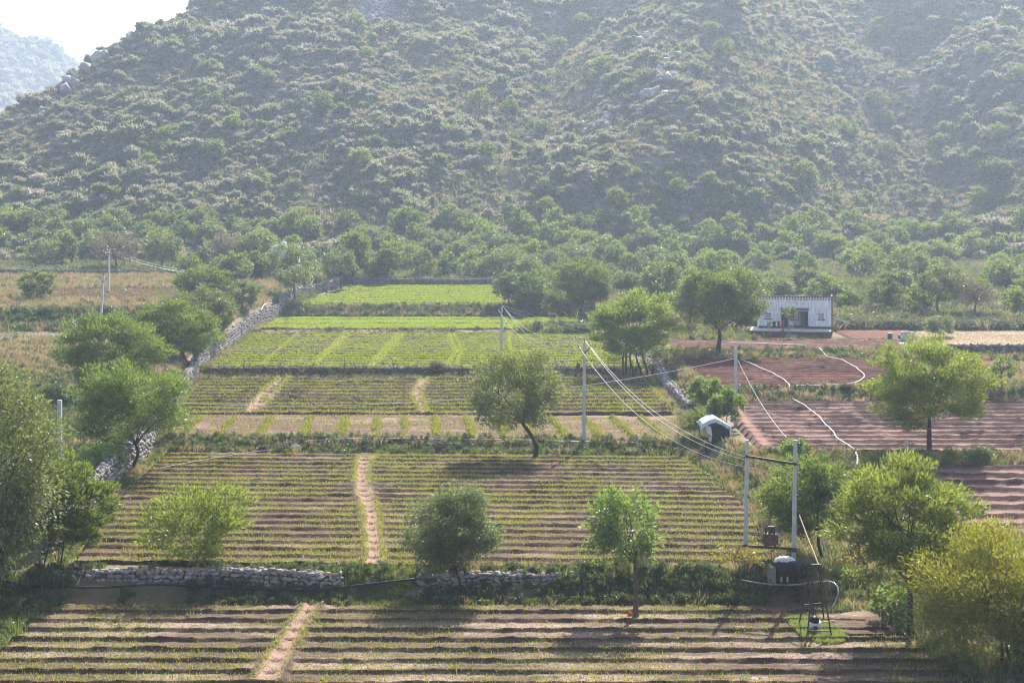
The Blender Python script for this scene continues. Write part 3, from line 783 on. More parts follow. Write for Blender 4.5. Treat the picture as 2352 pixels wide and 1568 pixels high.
TP('leafy_shrub', 'small pale leafy tree at the top end of the left stone wall', 556, 715, 512, 600, 640, 715, 'pale', 12)
TP('big_shade_tree', 'large round shade tree with thick trunk left of the white farmhouse', 1652, 812, 1558, 1746, 604, 772, 'broad', 13, tr=.30, fork=2.6, dens=1.25)
TP('acacia_tree', 'tall acacia with several trunks at the corner of the red field and right stone wall', 1472, 868, 1350, 1556, 660, 846, 'acacia', 14, trunks=[1472, 1452, 1436, 1428, 1490], tr=.19, fork=3.0)
TP('acacia_tree', 'tall dark acacia with single trunk beside the thin green strip of plots', 1317, 736, 1238, 1390, 584, 702, 'acacia_dk', 15, base=(10.9, 222, 4.6), tr=.24, fork=4.0)
TP('dense_shrub', 'dense dark shrub left of the tall dark acacia behind the green strip', 1215, 738, 1172, 1256, 640, 738, 'acacia_dk', 16, base=(3.0, 233, 5.3))
TP('leafy_shrub', 'small pale leafy tree at the right corner of the farthest green field', 1160, 708, 1128, 1192, 622, 700, 'pale', 17, base=(-.6, 236, 5.9))
TP('acacia_tree', 'big bright dome shaped acacia standing alone in the wet red field on the right', 2135, 1036, 1994, 2274, 768, 985, 'acacia', 18, tr=.20, fork=2.4, dens=1.0)
TP('acacia_tree', 'big spreading acacia with black trunk at the bottom right beside the well frame', 2093, 1462, 1912, 2258, 1036, 1345, 'acacia', 19, tr=.16, fork=2.6, dens=.85, sparse_limbs=22)
TP('acacia_tree', 'leaning acacia right of the twin transformer poles, half hidden by the bigger one', 1902, 1290, 1752, 1975, 1028, 1235, 'acacia_dk', 20, curve=-.25, tr=.11, fork=1.8, dens=.8)
TP('thorn_tree', 'sparse yellow green thorn tree with bare twigs in the bottom right corner', 2318, 1545, 2108, 2480, 1208, 1560, 'thorn', 21, base=(22.3, 63.6, .1), trunks=[2318, 2300], tr=.10, fork=1.7, dens=1.1, sparse_limbs=30)
TP('leafy_shrub', 'bright green shrub cut off by the bottom right corner of the photo', 2360, 1600, 2296, 2440, 1392, 1600, 'acacia', 22, base=(22.6, 62.5, .1), dens=1.0)
TP('young_tree', 'young round leafy tree on a thin stem above the raised watch hut', 1622, 962, 1584, 1660, 862, 938, 'bright', 23, tr=.06, dens=1.3)
TP('leafy_shrub', 'round glossy shrub just behind the raised watch hut', 1668, 985, 1630, 1706, 890, 968, 'bright', 24, tr=.05, dens=1.3)
TP('leafy_shrub', 'small glossy leafed shrub showing between the twin transformer poles', 1822, 1058, 1788, 1862, 1008, 1052, 'bright', 25, tr=.05, dens=.9)
TP('sapling', 'spindly sapling with few yellowing leaves in front of the left transformer pole', 1700, 1388, 1642, 1752, 1250, 1312, 'autumn', 26, tr=.035, fork=1.8, dens=1.0, sparse_limbs=10)
TP('leafy_shrub', 'small bright sapling bush against the lower left stone wall', 238, 1092, 188, 292, 1018, 1080, 'bright', 27, tr=.04, dens=.7)
TP('sapling', 'feathery young tree left of the raised watch hut', 1608, 1010, 1570, 1640, 930, 990, 'acacia_dk', 28, tr=.04, dens=.5)
TP('sapling', 'small broad leafed sapling on the verandah edge in front of the farmhouse door', 1811, 776, 1800, 1830, 702, 735, 'pale', 29, base=(34.7, 178.6, 5.4), tr=.05, dens=.8)
TP('leafy_shrub', 'dark leafy shrub with a pale thin companion standing in the dry scrub on the left', 82, 690, 44, 130, 620, 684, 'broad', 30)
TP('leafy_shrub', 'pale bush of upright leaves behind the concrete water tank', 2158, 775, 2128, 2194, 722, 775, 'pale', 31)
TP('thin_shrub', 'thin see-through bush beside the bank at the far right edge', 2300, 895, 2262, 2340, 818, 870, 'acacia_dk', 32, dens=.45)
TP('leafy_shrub', 'pale green low shrub on the grassy slope below the big bottom right acacia', 2040, 1462, 1990, 2092, 1370, 1455, 'bright', 33, base=(18.8, 70.6, .1), dens=.8)
TP('dark_bush', 'dark dry bush on the bank at the front edge of the wet red field', 2250, 1062, 2218, 2278, 1026, 1062, 'fine', 34)
TP('acacia_shrub', 'low acacia bush spreading under the leaning acacia beside the poles', 1810, 1215, 1740, 1870, 1085, 1215, 'acacia', 35, dens=.55)
# the belt of trees behind the fields, each where it stands
B = 'trees of the belt behind the fields'
belt = [
 ('leafy_tree', 'round pale leafy tree behind the far left stone wall, left end of the belt', 108, 622, 60, 152, 545, 618, 'pale'),
 ('leafy_tree', 'small pale tree with leaning trunk behind the far left stone wall', 178, 622, 140, 182, 532, 600, 'pale'),
 ('feathery_tree', 'dark feathery tree at the foot of the hill on the far left', 198, 566, 158, 242, 494, 566, 'acacia_dk'),
 ('bare_tree', 'brownish grey nearly bare tree behind the leftmost standing power pole', 272, 628, 208, 312, 530, 610, 'grey'),
 ('leafy_tree', 'pale round tree with thin straight trunk right of the brownish bare tree', 370, 626, 334, 414, 534, 604, 'pale'),
 ('feathery_tree', 'domed feathery tree at the hill foot above the brown bare tree', 362, 536, 328, 396, 481, 534, 'acacia_dk'),
 ('feathery_tree', 'domed feathery tree at the hill foot, brighter twin right of the other dome', 466, 530, 428, 502, 474, 528, 'acacia_dk'),
 ('bare_tree', 'brownish bare tree left of the tall rounded tree with dark trunk', 512, 630, 476, 548, 534, 614, 'grey'),
 ('leafy_tree', 'tall rounded tree with dark trunk left of the white water tank', 580, 628, 546, 626, 530, 610, 'broad'),
 ('leafy_tree', 'dark broad tree with dense crown just below the white water tank', 655, 640, 612, 712, 558, 632, 'broad'),
 ('leafy_tree', 'light green umbrella shaped tree beside the pale pipe at the farthest field', 676, 700, 636, 718, 610, 662, 'pale'),
 ('leafy_tree', 'pale tree standing by the end of the stone wall of the farthest field', 785, 666, 744, 822, 570, 636, 'pale'),
 ('dense_tree', 'tall dark tree behind the pale wall end tree', 812, 650, 780, 850, 522, 640, 'acacia_dk'),
 ('dense_tree', 'heart shaped dark tree with curved trunk above the farthest field wall', 896, 652, 862, 922, 560, 630, 'acacia_dk'),
 ('dense_tree', 'dense dark bushy tree in the middle of the farthest field wall', 968, 646, 944, 998, 576, 640, 'broad'),
 ('feathery_tree', 'feathery upright tree right of the dense dark bushy tree', 1030, 645, 1006, 1064, 578, 642, 'acacia_dk'),
 ('leafy_tree', 'dark glossy tree behind the right half of the farthest field wall', 1088, 648, 1062, 1118, 596, 644, 'broad'),
 ('dense_tree', 'broad dense tree above the right corner of the farthest field', 1140, 645, 1104, 1204, 570, 640, 'broad'),
 ('feathery_tree', 'round feathery tree alone on the lower slope above the belt centre', 932, 540, 892, 974, 472, 538, 'acacia_dk'),
 ('feathery_tree', 'slim feathery tree on the lower slope right of the lone round one', 1028, 526, 1006, 1052, 462, 524, 'acacia_dk'),
 ('feathery_tree', 'wide pale umbrella acacia at the hill foot in the centre', 1095, 562, 1046, 1140, 499, 556, 'acacia'),
 ('feathery_tree', 'low pale acacia in front of the wide umbrella acacia', 1148, 586, 1098, 1196, 546, 586, 'acacia'),
 ('feathery_tree', 'round feathery acacia right of the low pale one', 1230, 602, 1188, 1266, 550, 600, 'acacia'),
 ('feathery_tree', 'tall pale feathery tree standing against the dark slope, with lit top', 1275, 548, 1246, 1308, 474, 546, 'acacia'),
 ('feathery_tree', 'large pale acacia with wide flat top behind the multi trunk acacia', 1330, 580, 1282, 1376, 518, 576, 'acacia'),
 ('feathery_tree', 'pale acacia thicket with visible branching below the wide flat topped one', 1400, 592, 1344, 1440, 542, 590, 'acacia'),
 ('feathery_tree', 'small pale acacia upslope to the right of the wide flat topped one', 1412, 548, 1386, 1440, 520, 546, 'acacia'),
 ('feathery_tree', 'narrow pale tree high on the slope above the belt right of centre', 1414, 498, 1392, 1442, 424, 498, 'acacia'),
 ('leafy_tree', 'dark glossy tree with pale sparkling leaves left of the big shade tree', 1440, 684, 1404, 1476, 620, 680, 'fine'),
 ('leafy_tree', 'large rounded leafy tree directly left of the big shade tree', 1518, 700, 1466, 1566, 598, 676, 'broad'),
 ('leafy_tree', 'loose tree of upright twigs behind the rounded leafy tree', 1492, 625, 1460, 1528, 566, 620, 'fine'),
 ('feathery_tree', 'domed acacia above the big shade tree, left of the paler one', 1512, 582, 1488, 1548, 548, 580, 'acacia'),
 ('feathery_tree', 'broad acacia upslope directly above the big shade tree', 1604, 580, 1556, 1656, 540, 576, 'acacia'),
 ('dense_tree', 'dark bush tree behind the right shoulder of the big shade tree', 1730, 690, 1696, 1764, 620, 684, 'fine'),
 ('leafy_tree', 'dark low glossy thicket tree behind the farmhouse roof', 1782, 700, 1738, 1822, 638, 684, 'fine'),
 ('leafy_tree', 'pale round leafy tree rising behind the farmhouse roof', 1855, 690, 1818, 1892, 612, 672, 'pale'),
 ('feathery_tree', 'domed dark green acacia on the slope above the farmhouse', 1812, 604, 1774, 1848, 549, 602, 'acacia_dk'),
 ('feathery_tree', 'small acacia with visible stems on the slope right of the farmhouse dome', 1950, 622, 1918, 1984, 574, 612, 'acacia'),
 ('dark_tree', 'dark leaning column of creeper covered tree on the slope right of the house', 2010, 610, 1988, 2040, 532, 606, 'fine'),
 ('feathery_tree', 'big hazy grey green tree upslope right of the dark leaning column', 2076, 556, 2030, 2128, 498, 552, 'acacia_dk'),
 ('leafy_tree', 'tall green tree rising behind the pair of dark trees right of the house', 2085, 665, 2038, 2142, 566, 650, 'broad'),
 ('dense_tree', 'dense dark tree with drooping skirt right of the farmhouse', 2032, 730, 1994, 2078, 622, 716, 'acacia_dk'),
 ('dense_tree', 'smaller green bush tree right of the drooping dark tree', 2110, 730, 2076, 2146, 652, 722, 'acacia'),
 ('leafy_tree', 'tall pale crowned tree with bare leaning trunk behind the dark brush fence', 2164, 738, 2112, 2214, 610, 690, 'pale'),
 ('feathery_tree', 'vase shaped feathery tree on the slope above the pale crowned tree', 2166, 612, 2132, 2206, 552, 608, 'acacia'),
 ('bare_tree', 'greyish nearly leafless tree behind the dark brush fence at the right', 2236, 740, 2200, 2288, 640, 715, 'grey'),
 ('feathery_tree', 'upright feathery tree on the slope near the right edge', 2310, 638, 2282, 2342, 568, 632, 'acacia_dk'),
 ('dense_tree', 'bright green bush tree at the right edge behind the brush fence', 2335, 730, 2302, 2372, 650, 720, 'acacia'),
 ('leafy_shrub', 'low green bush tree right beside the farmhouse wall', 1948, 722, 1918, 1984, 662, 716, 'acacia_dk'),
 ('dense_tree', 'dark shrubby tree between the tall dark acacia and the multi trunk acacia', 1372, 720, 1340, 1404, 640, 712, 'acacia_dk'),
 ('leafy_tree', 'pale leafy tree behind the dense shrub at the green strip corner', 1205, 680, 1180, 1252, 588, 650, 'pale'),
]
for i, (nm, lb, ub, vb, u0, u1, v0, v1, st) in enumerate(belt):
    kw = dict(curve=-.8) if 'curved trunk' in lb or 'leaning trunk' in lb else {}
    TP(nm, lb, ub, vb, u0, u1, v0, v1, st, 100 + i, group=B, dens=.55 if st == 'grey' else .9, sparse_limbs=9, **kw)
# bushes filling the belt: kinds that nothing tells apart
protos_b = []
for i, (st, lab) in enumerate((('acacia', 'feathery pale green bush in the tree belt at the foot of the hill'), ('broad', 'dark leafy bush in the tree belt at the foot of the hill'),
                               ('pale', 'pale leafy bush in the tree belt at the foot of the hill'), ('acacia_dk', 'dense green bush in the tree belt at the foot of the hill'))):
    protos_b.append((make_tree('belt_bush', lab, np.array([0, 285, 0.]), 5.6, .15, 5.0, 0, st, 300 + i, group='bushes of the tree belt', cat='bush', dens=.8, sparse_limbs=8), lab))
r_ = np.random.default_rng(5)
used = set(); cnt = 0
for k in range(9000):
    if cnt >= 300: break
    u = r_.uniform(-40, 2400); v = r_.uniform(528, 655) if u < 1500 else r_.uniform(545, 715)
    if u < 420 and v > 618: continue
    b = at(u, v)
    if in_field(b[0], b[1], -3.0): continue
    if 1690 < u < 1960 and b[1] < 206: continue
    i = int(r_.integers(4)); src, lab = protos_b[i]; s_ = r_.uniform(.6, 1.4)*(1.0 if b[1] > 255 else .8)
    wh = ('behind the dry scrubland on the left' if u < 420 else 'around the hidden white water tank' if u < 790 else 'behind the farthest green field' if u < 1200 else
          'left of the big shade tree' if u < 1560 else 'behind the shade tree and farmhouse' if u < 1960 else 'right of the farmhouse')
    lb = ('tall ' if s_ > 1.1 else 'low ' if s_ < .7 else 'middling ') + lab.replace('in the tree belt at the foot of the hill', 'of the tree belt ' + wh)
    if i not in used:
        o = src; src.location = b; src.rotation_euler = (0, 0, r_.uniform(0, 6)); src.scale = (s_,)*3; used.add(i)
    else:
        o = copy_thing(src, b, r_.uniform(0, 6), s_)
    o['label'] = lb; o['group'] = lb
    cnt += 1

# larger green trees standing out of the scrub on the slope
r_ = np.random.default_rng(15); cnt = 0
for k in range(900):
    if cnt >= 46: break
    u = r_.uniform(0, 2352); v = r_.uniform(60, 520)
    b = at(u, v)
    if b[2] < 12 or b[1] > 480 or (u < 420 and v < 300): continue
    s_ = r_.uniform(.75, 1.35); src = protos_b[int(r_.choice([0, 0, 2, 3]))][0]
    o = copy_thing(src, b - np.array([0, 0, .2]), r_.uniform(0, 6), s_, 'taller green tree standing out of the grey scrub on the hillside')
    o.name = 'hillside_tree'; o['category'] = 'tree'; cnt += 1
    o['label'] = ('large ' if s_ > 1.1 else 'small ' if s_ < .9 else '') + 'green tree standing out of the scrub ' + ('high' if v < 210 else 'halfway' if v < 370 else 'low') + ' on the ' + ('left' if u < 780 else 'middle' if u < 1560 else 'right') + ' slope'
    o['group'] = o['label']
# ------------------------------------------------------------------ the scrub on the hill: 300 bushes one by one, the rest as one mass
def hill_points(n, seed, vmax=640):
    r_ = np.random.default_rng(seed)
    Y = 296 + (545 - 296)*r_.random(n*3)**.9; X = r_.uniform(-.40, .40, n*3)*Y
    Z = zhill(X, Y); u = UH + F*X/Y; v = VH - F*(Z - HC)/Y
    k = (u > -90) & (u < 2440) & (v > -90) & (v < vmax) & (Z > 9.3)
    # thin out: rocky bits stay bare
    k &= ~((u > 818) & (u < 910) & (v < 52))
    k &= r_.random(n*3) < .42 + .58*sstep(.36, .54, fbm(X/11., Y/11., 4))
    return X[k], Y[k], Z[k], u[k], v[k]
hb = [('grey', 'sc_grey', 'grey brown thorny bush on the lower hillside'), ('olive', 'sc_olive', 'grey green scrub bush on the lower hillside'), ('green', 'sc_green', 'green leafy bush on the lower hillside')]
bush_protos = {}
for i, (k, mt, lb) in enumerate(hb):
    for j in range(3):
        V, Fc, rn = bush_arrays(40 + i*7 + j, 760, .17 if k != 'green' else .15, .085 if k != 'green' else .10, flat=.7, lump=10)
        bush_protos[(k, j)] = (V, Fc, rn, mt)
X, Y, Z, u, v = hill_points(15000, 11)
kind = np.random.default_rng(3).choice(3, len(X), p=[.50, .32, .18])
# more green low down on the right, more grey in the middle
kind = np.where((fbm(X/25.+3, Y/25., 3) > .56) & (kind == 0), 1, kind)
kind = np.where((v > 430) & (u > 1500) & (vnoise(X/6., Y/6.) > .55), 2, kind)
sz = np.random.default_rng(4).gamma(2.6, .55, len(X)) + .8
sz = np.clip(sz*1.15*(.62 + .6*sstep(.3, .7, fbm(X/16.+7, Y/16.+2, 3))), .9, 7.5)
dist_order = np.argsort(-(sz/Y)*(1 + .0*Y))
near = [i for i in dist_order if 0 < u[i] < 2352 and 0 < v[i] < 600][:300]
nset = np.zeros(len(X), bool); nset[near] = True
shared = {}
for i in near:
    k, mt, lb = hb[kind[i]]; j = int(i % 3)
    if (k, j) not in shared:
        V, Fc, rn, mt = bush_protos[(k, j)]
        me = mesh_np('scrub_bush', V, Fc, dict(rnd=rn)); me.materials.append(M[mt]); shared[(k, j)] = me
    o = bpy.data.objects.new('scrub_bush', shared[(k, j)]); COL.objects.link(o)
    o.location = (X[i], Y[i], Z[i] - .1); o.rotation_euler = (0, 0, float(i) % 6.28); s_ = float(sz[i]); o.scale = (s_*1.1, s_*1.1, s_*.95)
    wh = ('low' if v[i] > 480 else 'halfway' if v[i] > 250 else 'high') + ' on the ' + ('far left' if u[i] < 470 else 'left' if u[i] < 940 else 'middle' if u[i] < 1410 else 'right' if u[i] < 1880 else 'far right') + ' of the hillside'
    lb = ('big ' if sz[i] > np.median(sz[near]) else '') + lb.replace('on the lower hillside', wh)
    tag(o, lb, 'bush', lb)
for q, (k, mt, lb) in enumerate(hb):
    m_ = (kind == q) & ~nset
    ps = [proto('bush', *bush_protos[(k, j)][:3], M[mt]) for j in range(3)]
    scatter('hillside_scrub', ('grey brown', 'grey green', 'green leafy')[q] + ' scrub covering the hillside as one mass', 'scrub', np.stack([X[m_], Y[m_], Z[m_] - .1], 1), sz[m_], ps, seed=20+q)
# low undergrowth between the bushes
X, Y, Z, u, v = hill_points(16000, 12)
ps = [proto('herb', *weed_arrays(60 + j, 60, .75, .10, .9, .7), M[('grass_dry', 'sc_olive', 'sc_green')[j]]) for j in range(3)]
scatter('hill_undergrowth', 'dry grass and herbs between the bushes on the hillside', 'undergrowth', np.stack([X, Y, Z - .05], 1), np.random.default_rng(6).uniform(.7, 1.6, len(X)), ps, seed=30)
# the far hill
r_ = np.random.default_rng(8)
Y = r_.uniform(960, 1340, 5200); X = r_.uniform(-.40, -.27, 5200)*Y; Z = zfar(X, Y); k = Z > 10
ps = [proto('far_bush', *bush_protos[('olive', j)][:3], M['sc_olive']) for j in range(3)]
scatter('far_hill_scrub', 'pale scrub covering the distant hill', 'scrub', np.stack([X, Y, Z], 1)[k], r_.gamma(6, 1.1, 5200)[k] + 1.5, ps, seed=31)

# ------------------------------------------------------------------ weeds and grass on banks and wild ground
P_green = [proto('weed', *weed_arrays(70 + j, 46, .55, .05, .5, .6), M['weed']) for j in range(3)]
P_dark = [proto('leafy_weed', *bush_arrays(80 + j, 130, .15, .075, flat=.8, lump=7), M['weed_dark']) for j in range(3)]
P_leafy = [proto('leafy_weed', *bush_arrays(86 + j, 120, .14, .06, flat=.8, lump=7), M['weed']) for j in range(3)]
P_dry = [proto('dry_tuft', *weed_arrays(90 + j, 50, .7, .035, .45, .7), M['grass_dry']) for j in range(3)]
_h = at(1636, 1032); CLEAR = [(_h[0], _h[1]-.8, 1.9), (onY(1803, 74.3), 74.2, 1.1), (16.2, 70, 1.5)]
bins = dict(green=[], dark=[], leafy=[], dry=[])
def strip(xf0, xf1, y0, y1, dens, mix, s=1.0, seed=0, tilt=0.0, nz=.0, clear=.15):
    r_ = np.random.default_rng(seed)
    ym = (y0+y1)/2
    n = int(abs(np.mean([f(ym) if callable(f) else f for f in (xf1,)]) - (xf0(ym) if callable(xf0) else xf0))*(y1-y0)*dens)
    yy = r_.uniform(y0, y1, n)
    a = xf0(yy) if callable(xf0) else np.full(n, xf0); b = xf1(yy) if callable(xf1) else np.full(n, xf1)
    xx = a + (b-a)*r_.random(n); yy = yy + tilt*xx
    if nz > 0:
        k = fbm(xx/3.+seed, yy/3., 3) > nz; xx, yy = xx[k], yy[k]
    k = ~in_field(xx, yy, clear)
    for cx_, cy_, cr_ in CLEAR: k &= (xx-cx_)**2 + (yy-cy_)**2 > cr_**2
    xx, yy = xx[k], yy[k]
    u = UH + F*xx/yy; k = (u > -150) & (u < 2500); xx, yy = xx[k], yy[k]
    zz = G(xx, yy); ch = r_.choice(4, len(xx), p=mix)
    ss = s*r_.uniform(.55, 1.35, len(xx))
    for q, nm in enumerate(('green', 'dark', 'leafy', 'dry')):
        kk = ch == q
        bins[nm].append(np.stack([xx[kk], yy[kk], zz[kk] - .02, ss[kk]], 1))
strip(-26, 15.5, 74.3, 77.2, 16, [.2, .6, .17, .03], .6, 1, nz=.36)  # share of dark weeds raised so their colour deepens the bank's shade
strip(2, 16, 74.4, 77.0, 14, [.15, .6, .22, .03], .8, 2)
strip(-29, 15, 113.4, 116.8, 8, [.3, .4, .2, .1], .75, 3, tilt=-.045)
strip(-36, 16, 160.2, 163.4, 11, [.2, .5, .1, .2], .62, 4)
strip(-38, 12, 206.3, 209, 2, [.1, .5, .1, .3], .7, 5)
strip(-38, 0, 231.4, 235.8, 5, [.25, .45, .15, .15], 1.1, 6)
strip(-1, 12, 231, 240, 3, [.4, .2, .2, .2], 1.0, 7)
strip(lambda y: xl_of(y)+.4, lambda y: xl_of(y)+2.6, 77, 232, 5, [.45, .15, .2, .2], .7, 8)
strip(lambda y: xr_of(y)-1.6, lambda y: xr_of(y)+1.6, 77, 165, 7, [.35, .1, .2, .35], .7, 9)
strip(15.5, 19, 77, 104, 10, [.40, .1, .22, .28], .75, 10)
strip(-11, -5, 74, 77.4, 16, [.75, .05, .15, .05], .45, 27)
strip(-40.5, -34, 232, 268, 4, [.3, .3, .3, .1], 1.3, 28)
strip(18, 34, 77, 103, 6, [.40, .15, .3, .15], .85, 11)
strip(19, 36, 58, 78, 8, [.40, .15, .35, .1], .85, 12)
strip(17, 70, 130.2, 133.4, 6, [.15, .45, .1, .3], .85, 13)
strip(17, 48, 159.6, 163.6, 6, [.2, .3, .3, .2], .9, 14)
strip(17, 70, 100.6, 103.4, 6, [.3, .3, .1, .3], .7, 15)
strip(45, 90, 132, 164, 3.2, [.3, .15, .15, .4], 1.0, 16, nz=.35)
strip(17, 48, 175.5, 178, 4, [.5, .1, .2, .2], .5, 17)
strip(-90, lambda y: xl_of(y)-.6, 150, 187, 2.6, [.2, .2, .1, .5], 1.1, 18)
strip(-90, lambda y: xl_of(y)-.6, 187.5, 194.5, 5, [.2, .6, .15, .05], 1.5, 19)
strip(-100, lambda y: xl_of(y)-.6, 194, 268, 1.9, [.30, .10, .10, .50], 1.1, 20, nz=.3)
strip(-60, lambda y: xl_of(y)-.6, 60, 150, 4, [.3, .4, .25, .05], 1.0, 21)
strip(-34, -23.5, 56, 76, 9, [.5, .15, .3, .05], .8, 22)
strip(-110, 110, 268, 306, 1.8, [.35, .15, .45, .05], 2.2, 23)
strip(1, 110, 196, 268, 2.4, [.35, .15, .40, .10], 2.2, 24, nz=.25)
strip(16, 31, 176, 197, 3, [.35, .2, .35, .1], 1.0, 29)
strip(42, 90, 188.6, 195, 5, [.12, .68, .1, .1], 1.7, 25)
strip(15.5, 22, 72.8, 77, 8, [.4, .25, .25, .1], .6, 31)
strip(13.8, 17.2, 68.2, 71.2, 6, [.0, .0, .0, 1.0], .1, 26)
for nm, ps, lb in (('green', P_green, 'green weeds and grass along banks, walls and field edges'), ('dark', P_dark, 'dark leafy weeds on the shaded earth banks'),
                   ('leafy', P_leafy, 'low leafy herbs on the banks and wild ground'), ('dry', P_dry, 'dry straw coloured grass tufts on the wild ground')):
    a = np.concatenate(bins[nm])
    scatter(dict(green='green_weeds', dark='leafy_weeds', leafy='low_herbs', dry='dry_grass')[nm], lb, 'weeds', a[:, :3], a[:, 3], ps, seed=40)
# ------------------------------------------------------------------ dry stone walls
def stone_shapes(k=8):
    out = []
    t = (1+5**.5)/2
    iv = np.array([(-1,t,0),(1,t,0),(-1,-t,0),(1,-t,0),(0,-1,t),(0,1,t),(0,-1,-t),(0,1,-t),(t,0,-1),(t,0,1),(-t,0,-1),(-t,0,1)])/1.9021
    fc = [(0,11,5),(0,5,1),(0,1,7),(0,7,10),(0,10,11),(1,5,9),(5,11,4),(11,10,2),(10,7,6),(7,1,8),(3,9,4),(3,4,2),(3,2,6),(3,6,8),(3,8,9),(4,9,5),(2,4,11),(6,2,10),(8,6,7),(9,8,1)]
    for i in range(k):
        r_ = np.random.default_rng(500+i)
        v = iv*r_.uniform(.6, 1.25, (12, 1)); v = np.clip(v, -.72, .72)*np.array([1.0, .8, .74])*.66
        out.append((v, np.array(fc)))
    return out
SHAPES = stone_shapes()
STONE_ME = {}
for mk in ('stone', 'stone_dark', 'rock', 'stone_grey'):
    STONE_ME[mk] = []
    for v_, f_ in SHAPES:
        me = mesh_np('stone', v_, f_); me.materials.append(M[mk]); STONE_ME[mk].append(me)
def stone_wall(label, path, h0, h1, thick, size, mat='stone', seed=0, cap=300, sides=(-1,), name='stone_wall', sink=.25, core_h=.82, rough=.12):
    """path: ground points along the wall; stones sit in uneven courses on its faces and along its top"""
    r_ = np.random.default_rng(seed)
    path = np.array([(p[0], p[1], float(G(p[0], p[1])) if len(p) < 3 else p[2]) for p in path], float)
    seg = np.linalg.norm(np.diff(path[:, :2], axis=0), axis=1); cum = np.concatenate([[0], np.cumsum(seg)]); Lw = cum[-1]
    def at_s(s): return np.array([np.interp(s, cum, path[:, i]) for i in range(3)])
    root = thing(name, label, 'wall', tuple(path[0]))
    # rubble core, its dark colour also painting the shadow in the joints
    cb = MB(); m_ = max(2, int(Lw/1.5)); vs = []; fs = []
    hs = lambda s: np.interp(s, [0, Lw], [h0, h1])*(.9 + .2*float(vnoise(s*.45, seed)))
    for i in range(m_+1):
        s = Lw*i/m_; p = at_s(s); q = at_s(min(s+.1, Lw)) - at_s(max(s-.1, 0)); d = q[:2]/(np.linalg.norm(q[:2])+1e-9); nrm = np.array([-d[1], d[0], 0])
        for sd, z in ((-1, -sink), (-1, 1), (1, 1), (1, -sink)):
            zz = p[2] - sink if z < 0 else p[2] + hs(s)*core_h
            vs.append((*(p + nrm*sd*thick*.36)[:2], zz))
    for i in range(m_):
        fs += [tuple(4*i + a for a in (0, 1, 5, 4)), tuple(4*i + a for a in (1, 2, 6, 5)), tuple(4*i + a for a in (2, 3, 7, 6))]
    fs += [(0, 3, 2, 1), (4*m_, 4*m_+1, 4*m_+2, 4*m_+3)]
    cb.add(vs, fs); cb.build('rubble_core', M['rubble'], root)
    st = []
    def put(s, z, sd, sc):
        s = min(max(s, 0), Lw)
        p = at_s(s); q = at_s(min(s+.1, Lw)) - at_s(max(s-.1, 0)); d = q[:2]/(np.linalg.norm(q[:2])+1e-9); nrm = np.array([-d[1], d[0], 0])
        c = p + nrm*sd*thick*.40*(1 if abs(sd) == 1 else 1) + np.array([0, 0, z]) + r_.normal(size=3)*np.array([.03, .03, .02])
        st.append((c, sc, math.atan2(d[1], d[0])))
    for sd in sides:
        z = size*.3
        while z < max(h0, h1)*1.1:
            ch = size*r_.uniform(.75, 1.0); s = r_.uniform(0, size*.5)
            while s < Lw:
                wv = size*r_.uniform(.6, 1.9)
                if z < hs(s) - ch*.3 and r_.random() > rough*.5:
                    put(s + wv/2, z + r_.uniform(-.1, .1)*size, sd, np.array([wv, thick*.55, ch])*np.array([1.08, r_.uniform(.7, 1.1), r_.uniform(.95, 1.35)]))
                s += wv*.93
            z += ch*.86
    s = 0
    while s < Lw:                                                   # uneven top course
        wv = size*r_.uniform(.7, 1.5)
        for sd in (-.6, .5):
            if r_.random() > .12: put(s, hs(s)*core_h + size*r_.uniform(.1, .45), sd, np.array([wv, wv*r_.uniform(.7, 1), size*r_.uniform(.7, 1.4)]))
        s += wv*.9
    for s in (0, Lw):
        z = size*.3
        while z < hs(s):
            put(s, z, r_.uniform(-.5, .5), np.array([size*.8, thick*.9, size*1.1])); z += size*.75
    st.sort(key=lambda a: a[0][1] if abs(UH + F*a[0][0]/a[0][1] - UH) < 1250 else 1e6)
    o0 = np.array(path[0])
    for c, sc, rz in st[:cap]:
        o = bpy.data.objects.new('stone', STONE_ME[mat][r_.integers(8)]); COL.objects.link(o); o.parent = root
        o.location = tuple(c - o0); o.scale = tuple(sc); o.rotation_euler = (r_.normal(0, .25), r_.normal(0, .25), rz + r_.normal(0, .2) + (math.pi if r_.random() < .5 else 0))
    rest = st[cap:]
    if rest:
        V = []; Fc = []
        for i, (c, sc, rz) in enumerate(rest):
            v_, f_ = SHAPES[r_.integers(8)]
            w = v_*sc; cz, sz = math.cos(rz), math.sin(rz)
            V.append(np.stack([w[:, 0]*cz - w[:, 1]*sz, w[:, 0]*sz + w[:, 1]*cz, w[:, 2]], 1) + c - o0); Fc.append(f_ + 12*i)
        o = link('small_stones', mesh_np('small_stones', np.concatenate(V), np.concatenate(Fc)), M[mat + '_mass'] if mat + '_mass' in M else M[mat], root); o['kind'] = 'stuff'
    return root
def m_stone_mass(name, cs):
    t = NT(name); r = t.n('ShaderNodeNewGeometry').outputs['Random Per Island']
    cr = t.n('ShaderNodeValToRGB'); t.l(r, cr.inputs[0]); e = cr.color_ramp.elements
    e[0].color = C(*cs[0]); e[1].color = C(*cs[2]); x = e.new(.5); x.color = C(*cs[1])
    n = t.noise(4, 4, .7, t.objco())
    return t.bsdf(t.mix(t.ramp(n, .45, .75), cr.outputs[0], C(cs[0][0]*.6, cs[0][1]*.6, cs[0][2]*.6)), .85, .25)
M['stone_mass'] = m_stone_mass('stone_mass', ((.20,.18,.17), (.46,.43,.42), (.30,.22,.16)))
M['stone_grey_mass'] = m_stone_mass('stone_grey_mass', ((.15,.14,.13), (.33,.31,.30), (.22,.17,.13)))
